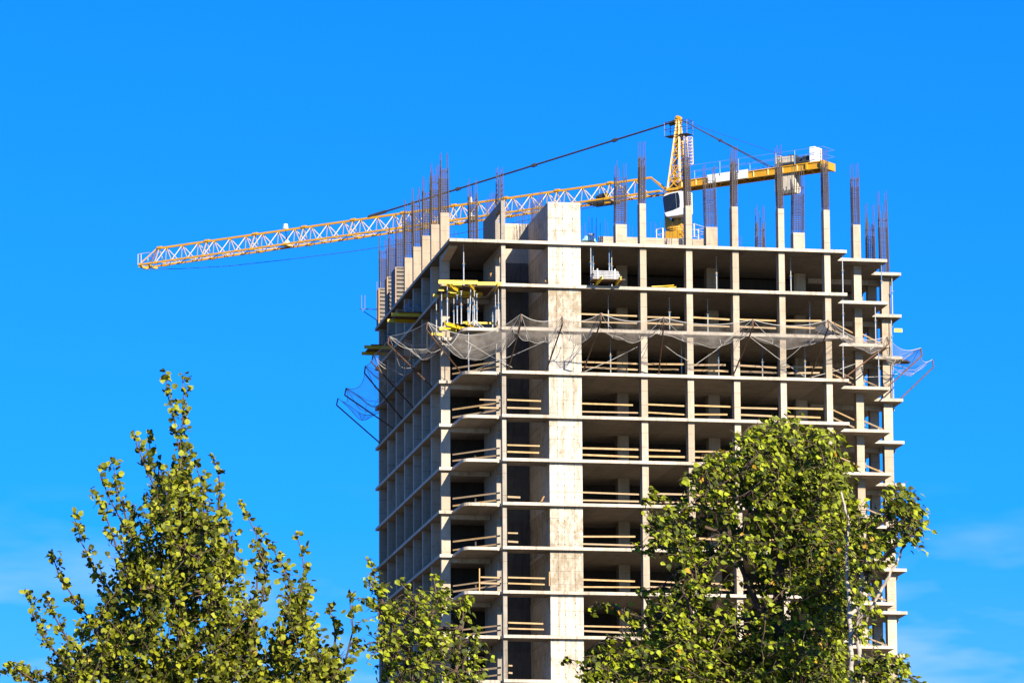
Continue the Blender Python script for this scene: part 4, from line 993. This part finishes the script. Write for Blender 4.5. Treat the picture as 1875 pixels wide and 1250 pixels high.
def tree(name, label, trunk_mat, leaf_m, D, trunks, leaders, polys, seed, kind, size, group='trees in front of the tower'):
    """trunks: pixel paths; leaders: pixel paths whose last point joins a trunk; polys: (outline, clumps, gap list)"""
    rr = random.Random(seed)
    b0 = deep(*trunks[0][0][0][:2], D); root = Vector((b0.x, b0.y, 0))
    t = thing(name, label, 'tree', root, group)
    w = MB(); lv = MB(); tk = MB(); nodes = []
    for path, r0, r1 in trunks:
        P = [deep(x, y, D + dz) for x, y, dz in path]
        if path[0][1] >= 1330: P = [Vector((root.x * .7 + P[0].x * .3, root.y * .7 + P[0].y * .3, 0))] + P
        Q = []
        for a, b in zip(P, P[1:]):
            for i in range(6): Q.append(a.lerp(b, i / 6) + rv(rr) * 0.008)
        Q.append(P[-1]); tk.tube(Q, r0, 8, r1); nodes += Q[6:] if len(Q) > 12 else Q
    for path in leaders:
        dz = rr.uniform(-0.9, 0.9)
        P = [deep(x, y, D + dz * (1 - i / max(1, len(path) - 1) * 0.5)) for i, (x, y) in enumerate(path)]
        Q = []
        for a, b in zip(P, P[1:]):
            n = max(2, int((a - b).length / 0.12))
            Q += [a.lerp(b, i / n) + rv(rr) * 0.012 for i in range(n)]
        Q.append(P[-1])
        near = min(nodes, key=lambda q: (q - P[-1]).length + 2.0 * max(0, q.z - P[-1].z))
        w.tube(list(reversed(Q)), 0.015, 5, 0.004)
        limb(w, near, P[-1], 0.02, 0.015, rr, 4, 0.03, 0.0)
        nodes += Q[len(Q) // 3:]
        L = len(Q)
        for i, q in enumerate(Q):
            f = i / L
            up = (Q[max(0, i - 2)] - Q[min(L - 1, i + 2)]).normalized()
            for _ in range(3 if f < 0.3 else 4):
                d = up * (1.1 if kind == 0 else 0.4) + rv(rr) * (0.7 if f > 0.1 else 0.45)
                twig_leaves(lv, w, q + rv(rr) * 0.02, d, rr.uniform(0.03, 0.05 + 0.30 * f), rr, kind, size, 4 if kind == 0 else 4, 0.1 if kind == 0 else 0.9)
    for outline, count, gaps, thick in polys:
        xs = [p[0] for p in outline]; ys = [p[1] for p in outline]; pts = []
        g = 0
        while len(pts) < count and g < count * 40:
            g += 1
            x, y = rr.uniform(min(xs), max(xs)), rr.uniform(min(ys), max(ys))
            if not inpoly(x, y, outline): continue
            if any(((x - gx) / gw) ** 2 + ((y - gy) / gh) ** 2 < 1 and rr.random() < gp for gx, gy, gw, gh, gp in gaps): continue
            pts.append(deep(x, y, D + rr.uniform(-thick, thick) * (0.6 + 0.4 * rr.random())))
        ctr = nodes[len(nodes) // 2]
        pts.sort(key=lambda p: min((p - q).length for q in nodes[::3]))
        for p in pts:
            near = min(nodes, key=lambda q: (q - p).length + 1.6 * max(0, q.z - p.z + 0.1))
            dist = (near - p).length
            Q = limb(w, near, p, 0.004 + 0.004 * min(1.5, dist), 0.003, rr, 4, 0.06, 0.06 if kind else -0.03)
            if dist > 0.25: nodes += Q[2:]
            else: nodes.append(p)
            d = (p - near).normalized()
            for _ in range(3):
                if kind == 0: twig_leaves(lv, w, p, d * 0.4 + Vector((0, 0, 0.9)) + rv(rr) * 0.7, rr.uniform(0.10, 0.22), rr, 0, size, 7, 0.15)
                else: twig_leaves(lv, w, p, d * 0.6 + rv(rr) * 0.8 + WIND * 0.25, rr.uniform(0.09, 0.22), rr, 1, size, 7, 1.0)
    tk.build('trunk', trunk_mat, t, origin=root, smooth=True)
    w.build('branches', M_BARK, t, origin=root, smooth=True)
    c = lv.build('crown', leaf_m, t, origin=root)
    return t

# poplar at the left
POP = [[(303, 693), (318, 765), (330, 850), (335, 1000), (332, 1080)], [(334, 696), (338, 745), (333, 800), (334, 960)], [(247, 800), (262, 840), (285, 900), (312, 1000)], [(274, 802), (282, 850), (292, 920), (320, 1010)],
       [(182, 858), (200, 905), (230, 965), (275, 1050), (312, 1120)], [(207, 850), (214, 900), (235, 960), (262, 1020)], [(176, 905), (195, 945), (215, 1005), (250, 1080)], [(138, 948), (150, 990), (182, 1060), (235, 1135), (290, 1200)],
       [(95, 1013), (110, 1052), (150, 1115), (205, 1180), (270, 1240)], [(52, 1082), (64, 1130), (92, 1185), (140, 1240)], [(86, 1092), (100, 1125), (130, 1180), (180, 1230)], [(3, 1230), (35, 1226), (80, 1240), (140, 1262)], [(20, 1216), (52, 1240), (90, 1265)],
       [(394, 842), (405, 892), (398, 960), (375, 1060), (345, 1130)], [(362, 850), (372, 905), (370, 980), (350, 1060)], [(412, 945), (420, 985), (412, 1050), (380, 1120)], [(441, 925), (464, 970), (480, 1012), (470, 1085), (430, 1160), (370, 1220)],
       [(545, 978), (556, 1040), (550, 1095), (520, 1165), (460, 1230)], [(500, 1002), (522, 1040), (535, 1085), (520, 1140)], [(642, 1094), (646, 1150), (630, 1212), (590, 1262)], [(606, 1116), (616, 1162), (610, 1220)], [(575, 1140), (578, 1180), (570, 1240)], [(470, 1000), (486, 1040), (480, 1100), (450, 1170)],
       [(290, 850), (300, 930), (318, 1040)], [(350, 900), (352, 980), (340, 1080)], [(240, 940), (258, 1010), (290, 1100)]]
BODY = [(325, 870), (350, 885), (395, 985), (432, 1065), (458, 1130), (470, 1255), (470, 1330), (60, 1330), (100, 1230), (165, 1150), (210, 1080), (248, 1000), (292, 905)]
BODY2 = [(525, 1105), (550, 1090), (562, 1170), (600, 1200), (628, 1255), (620, 1330), (470, 1330), (485, 1240), (505, 1180)]
tree('poplar_tree', 'tall ragged poplar with shiny round leaves standing alone at the left', M_BARK, M_POPLAR, 46.0,
     [([(330, 1500, 0), (332, 1350, 0), (332, 1200, 0), (334, 1050, 0), (332, 900, 0)], 0.10, 0.018), ([(332, 1420, 0), (450, 1250, 0.3), (470, 1140, 0.3)], 0.06, 0.02), ([(332, 1440, 0), (200, 1260, -0.3), (180, 1150, -0.3)], 0.06, 0.02), ([(400, 1400, 0), (560, 1260, 0.2), (600, 1200, .2)], 0.05, 0.015)],
     POP, [(BODY, 600, [(170, 1180, 25, 20, .7), (420, 1090, 14, 24, .7), (110, 1205, 30, 16, .6), (275, 1000, 14, 22, .6), (215, 1110, 16, 16, .6), (360, 1160, 18, 18, .5)], 1.3), (BODY2, 125, [(575, 1215, 14, 20, .6)], .7)], 3, 0, 0.060)
# small birch before the left corner of the tower
tree('birch_tree', 'small sparse birch with bright leaves before the left corner of the tower', M_BARK, M_BIRCHLEAF, 41.0,
     [([(770, 1500, 0), (765, 1350, 0), (755, 1250, 0), (745, 1130, 0)], 0.05, 0.01), ([(765, 1400, 0), (830, 1250, .2), (850, 1130, .2)], 0.03, 0.008)],
     [[(676, 1030), (690, 1065), (705, 1110), (730, 1180)], [(664, 1095), (690, 1110), (715, 1140)], [(672, 1062), (690, 1085), (712, 1130)], [(690, 1150), (705, 1180), (730, 1220)], [(668, 1180), (690, 1175), (720, 1200)], [(735, 1070), (760, 1100), (760, 1160)], [(795, 1055), (800, 1090), (785, 1150)], [(850, 1095), (848, 1130), (830, 1190)], [(868, 1150), (856, 1185), (845, 1240)]],
     [([(705, 1100), (740, 1085), (800, 1082), (832, 1105), (850, 1135), (850, 1165), (862, 1200), (866, 1320), (680, 1320), (690, 1230), (705, 1160)], 78, [(830, 1180, 26, 24, .7), (795, 1120, 16, 20, .6)], 0.8)], 9, 1, 0.056)
# large birch across the right half
BIG = [(1270, 855), (1300, 830), (1345, 838), (1360, 800), (1392, 778), (1445, 768), (1500, 792), (1530, 850), (1545, 925), (1570, 960), (1560, 1020), (1530, 1070), (1525, 1150), (1540, 1330), (1060, 1330), (1065, 1230), (1110, 1180), (1150, 1130), (1235, 1075), (1225, 1010), (1200, 960), (1235, 920), (1265, 905)]
tree('birch_tree', 'large dense birch covering the lower right part of the tower', M_BARK, M_BIRCHLEAF, 42.0,
     [([(1440, 1500, 0), (1435, 1300, 0), (1425, 1100, 0), (1430, 950, 0), (1440, 830, 0)], 0.09, 0.012), ([(1435, 1400, 0), (1300, 1200, -.3), (1250, 1080, -.3)], 0.045, 0.01), ([(1430, 1330, 0), (1510, 1120, .3), (1530, 950, .3), (1515, 830, .3)], 0.04, 0.008), ([(1430, 1200, 0), (1340, 1000, -.2), (1320, 880, -.2)], 0.035, 0.008)],
     [[(1265, 868), (1290, 850), (1320, 858), (1340, 900)], [(1180, 920), (1195, 960), (1230, 1000), (1270, 1040)], [(1160, 1000), (1195, 995), (1250, 1010), (1290, 1050)], [(1170, 1085), (1210, 1075), (1260, 1090), (1300, 1130)], [(1190, 890), (1230, 930), (1280, 960)], [(1290, 775 + 60), (1330, 830), (1360, 860), (1390, 900)], [(1360, 795), (1385, 775), (1420, 785), (1440, 840)], [(1425, 765), (1450, 785), (1455, 850)], [(1490, 785), (1525, 800), (1540, 850), (1535, 930)], [(1075, 1190), (1120, 1165), (1180, 1180), (1240, 1220)], [(1085, 1105), (1120, 1105), (1170, 1130), (1220, 1150)], [(1040, 1205), (1080, 1215), (1140, 1230), (1200, 1260)]],
     [(BIG, 640, [(1380, 1100, 65, 35, .6), (1230, 1130, 50, 30, .6), (1300, 970, 35, 40, .55), (1335, 1060, 40, 40, .5), (1120, 1240, 30, 20, .5)], 1.6),
      ([(1365, 800), (1445, 772), (1510, 800), (1535, 900), (1560, 960), (1540, 1050), (1520, 1200), (1490, 1100), (1440, 1040), (1400, 940)], 380, [], 1.2),
      ([(1240, 1120), (1360, 1160), (1490, 1150), (1530, 1210), (1540, 1330), (1060, 1330), (1130, 1230)], 430, [(1370, 1110, 50, 30, .4)], 1.0)], 17, 1, 0.058)
# pale-stemmed birches at the right edge
tree('birch_tree', 'white stemmed birch at the right with a bent branch waving over the sky', M_BIRCHBARK, M_BIRCHLEAF, 40.0,
     [([(1562, 1500, 0), (1562, 1330, 0), (1560, 1240, 0), (1556, 1130, 0), (1551, 1050, 0), (1552, 950, 0), (1540, 900, 0)], 0.030, 0.008), ([(1585, 1500, .3), (1580, 1300, .3), (1574, 1230, .3), (1570, 1150, .3), (1578, 1090, .3)], 0.026, 0.016),
      ([(1578, 1150, .3), (1600, 1105, .3), (1625, 1060, .3), (1648, 1020, .3), (1658, 980, .3), (1655, 940, .3)], 0.017, 0.006), ([(1573, 1160, .3), (1578, 1060, .3), (1590, 1000, .3), (1600, 960, .3)], 0.02, 0.006), ([(1556, 1130, 0), (1575, 1105, 0), (1585, 1050, 0)], 0.02, 0.006)],
     [[(1630, 892), (1654, 899), (1670, 925), (1664, 960), (1652, 985)], [(1672, 938), (1673, 968), (1660, 988)], [(1622, 905), (1640, 920), (1655, 950)], [(1612, 985), (1632, 965), (1655, 950)], [(1690, 1252), (1650, 1225), (1610, 1210), (1580, 1230)], [(1640, 1205), (1610, 1200), (1585, 1220)]],
     [([(1622, 896), (1648, 902), (1668, 940), (1662, 966), (1645, 956), (1630, 972), (1615, 955)], 14, [], 0.4), ([(1545, 930), (1600, 940), (1615, 990), (1590, 1060), (1560, 1060)], 26, [], 0.5), ([(1540, 1060), (1575, 1060), (1600, 1110), (1560, 1180), (1535, 1150)], 7, [], 0.4), ([(1570, 1200), (1620, 1195), (1670, 1240), (1700, 1320), (1560, 1320)], 50, [], 0.7)], 23, 1, 0.056)

# ------------------------------------------------------------------ odds and ends left about the storeys
def pile(c, label, seed, n=12, mat=None, name='timber_pile', L=1.5):
    rr = random.Random(seed); m = MB()
    for i in range(n):
        a = rr.uniform(-0.5, 0.5); z = c.z + 0.05 + (i // 4) * 0.1
        d = Vector((math.cos(a), math.sin(a), rr.uniform(-.05, .25))) * L * rr.uniform(0.3, 0.55); o = Vector((rr.uniform(-.3, .3), rr.uniform(-.3, .3), 0))
        p = Vector((c.x, c.y, z)) + o; m.bar(p - Vector((d.x, d.y, 0)), p + d, 0.11, 0.05)
    return tag(m.build(name, mat or M_TIMBER, None, origin=c), label, 'timber')
pile(Vector((at(1212, 522, Y=1.6).x, 1.6, zt(1) + .01)), 'sunlit heap of yellow boards on the floor between the first two front columns', 1, 14, M_YBEAM)
pile(Vector((at(1228, 520, Y=2.3).x, 2.3, zt(1) + .01)), 'pale boards lying behind the yellow heap between the first two front columns', 2, 9)
def leaning(x, y, Y, x2, y2, label, mat=None, w=0.12):
    a = at(x, y, Y=Y); b = at(x2, y2, Y=Y + 0.15); m = MB(); m.bar(a, b, w, 0.045)
    return tag(m.build('plank', mat or M_TIMBER, None, origin=a), label, 'plank')
leaning(991, 918, 0.5, 996, 908, 'short plank leaning in the stair bay against the wide shear wall, sixth storey down')
leaning(895, 512, 3.0, 899, 500, 'plank leaning on the stair wall just above the yellow deck')
leaning(999, 516, 0.7, 1002, 507, 'pale plank leaning on the wide shear wall in the top storey')
leaning(878, 1082, 0.75, 878, 1040, 'upright wooden post nailed to the rails of a low left balcony', None, 0.07)
leaning(1006, 1072, 0.3, 1006, 1046, 'thin wooden post beside the wide shear wall on a low storey', None, 0.06)
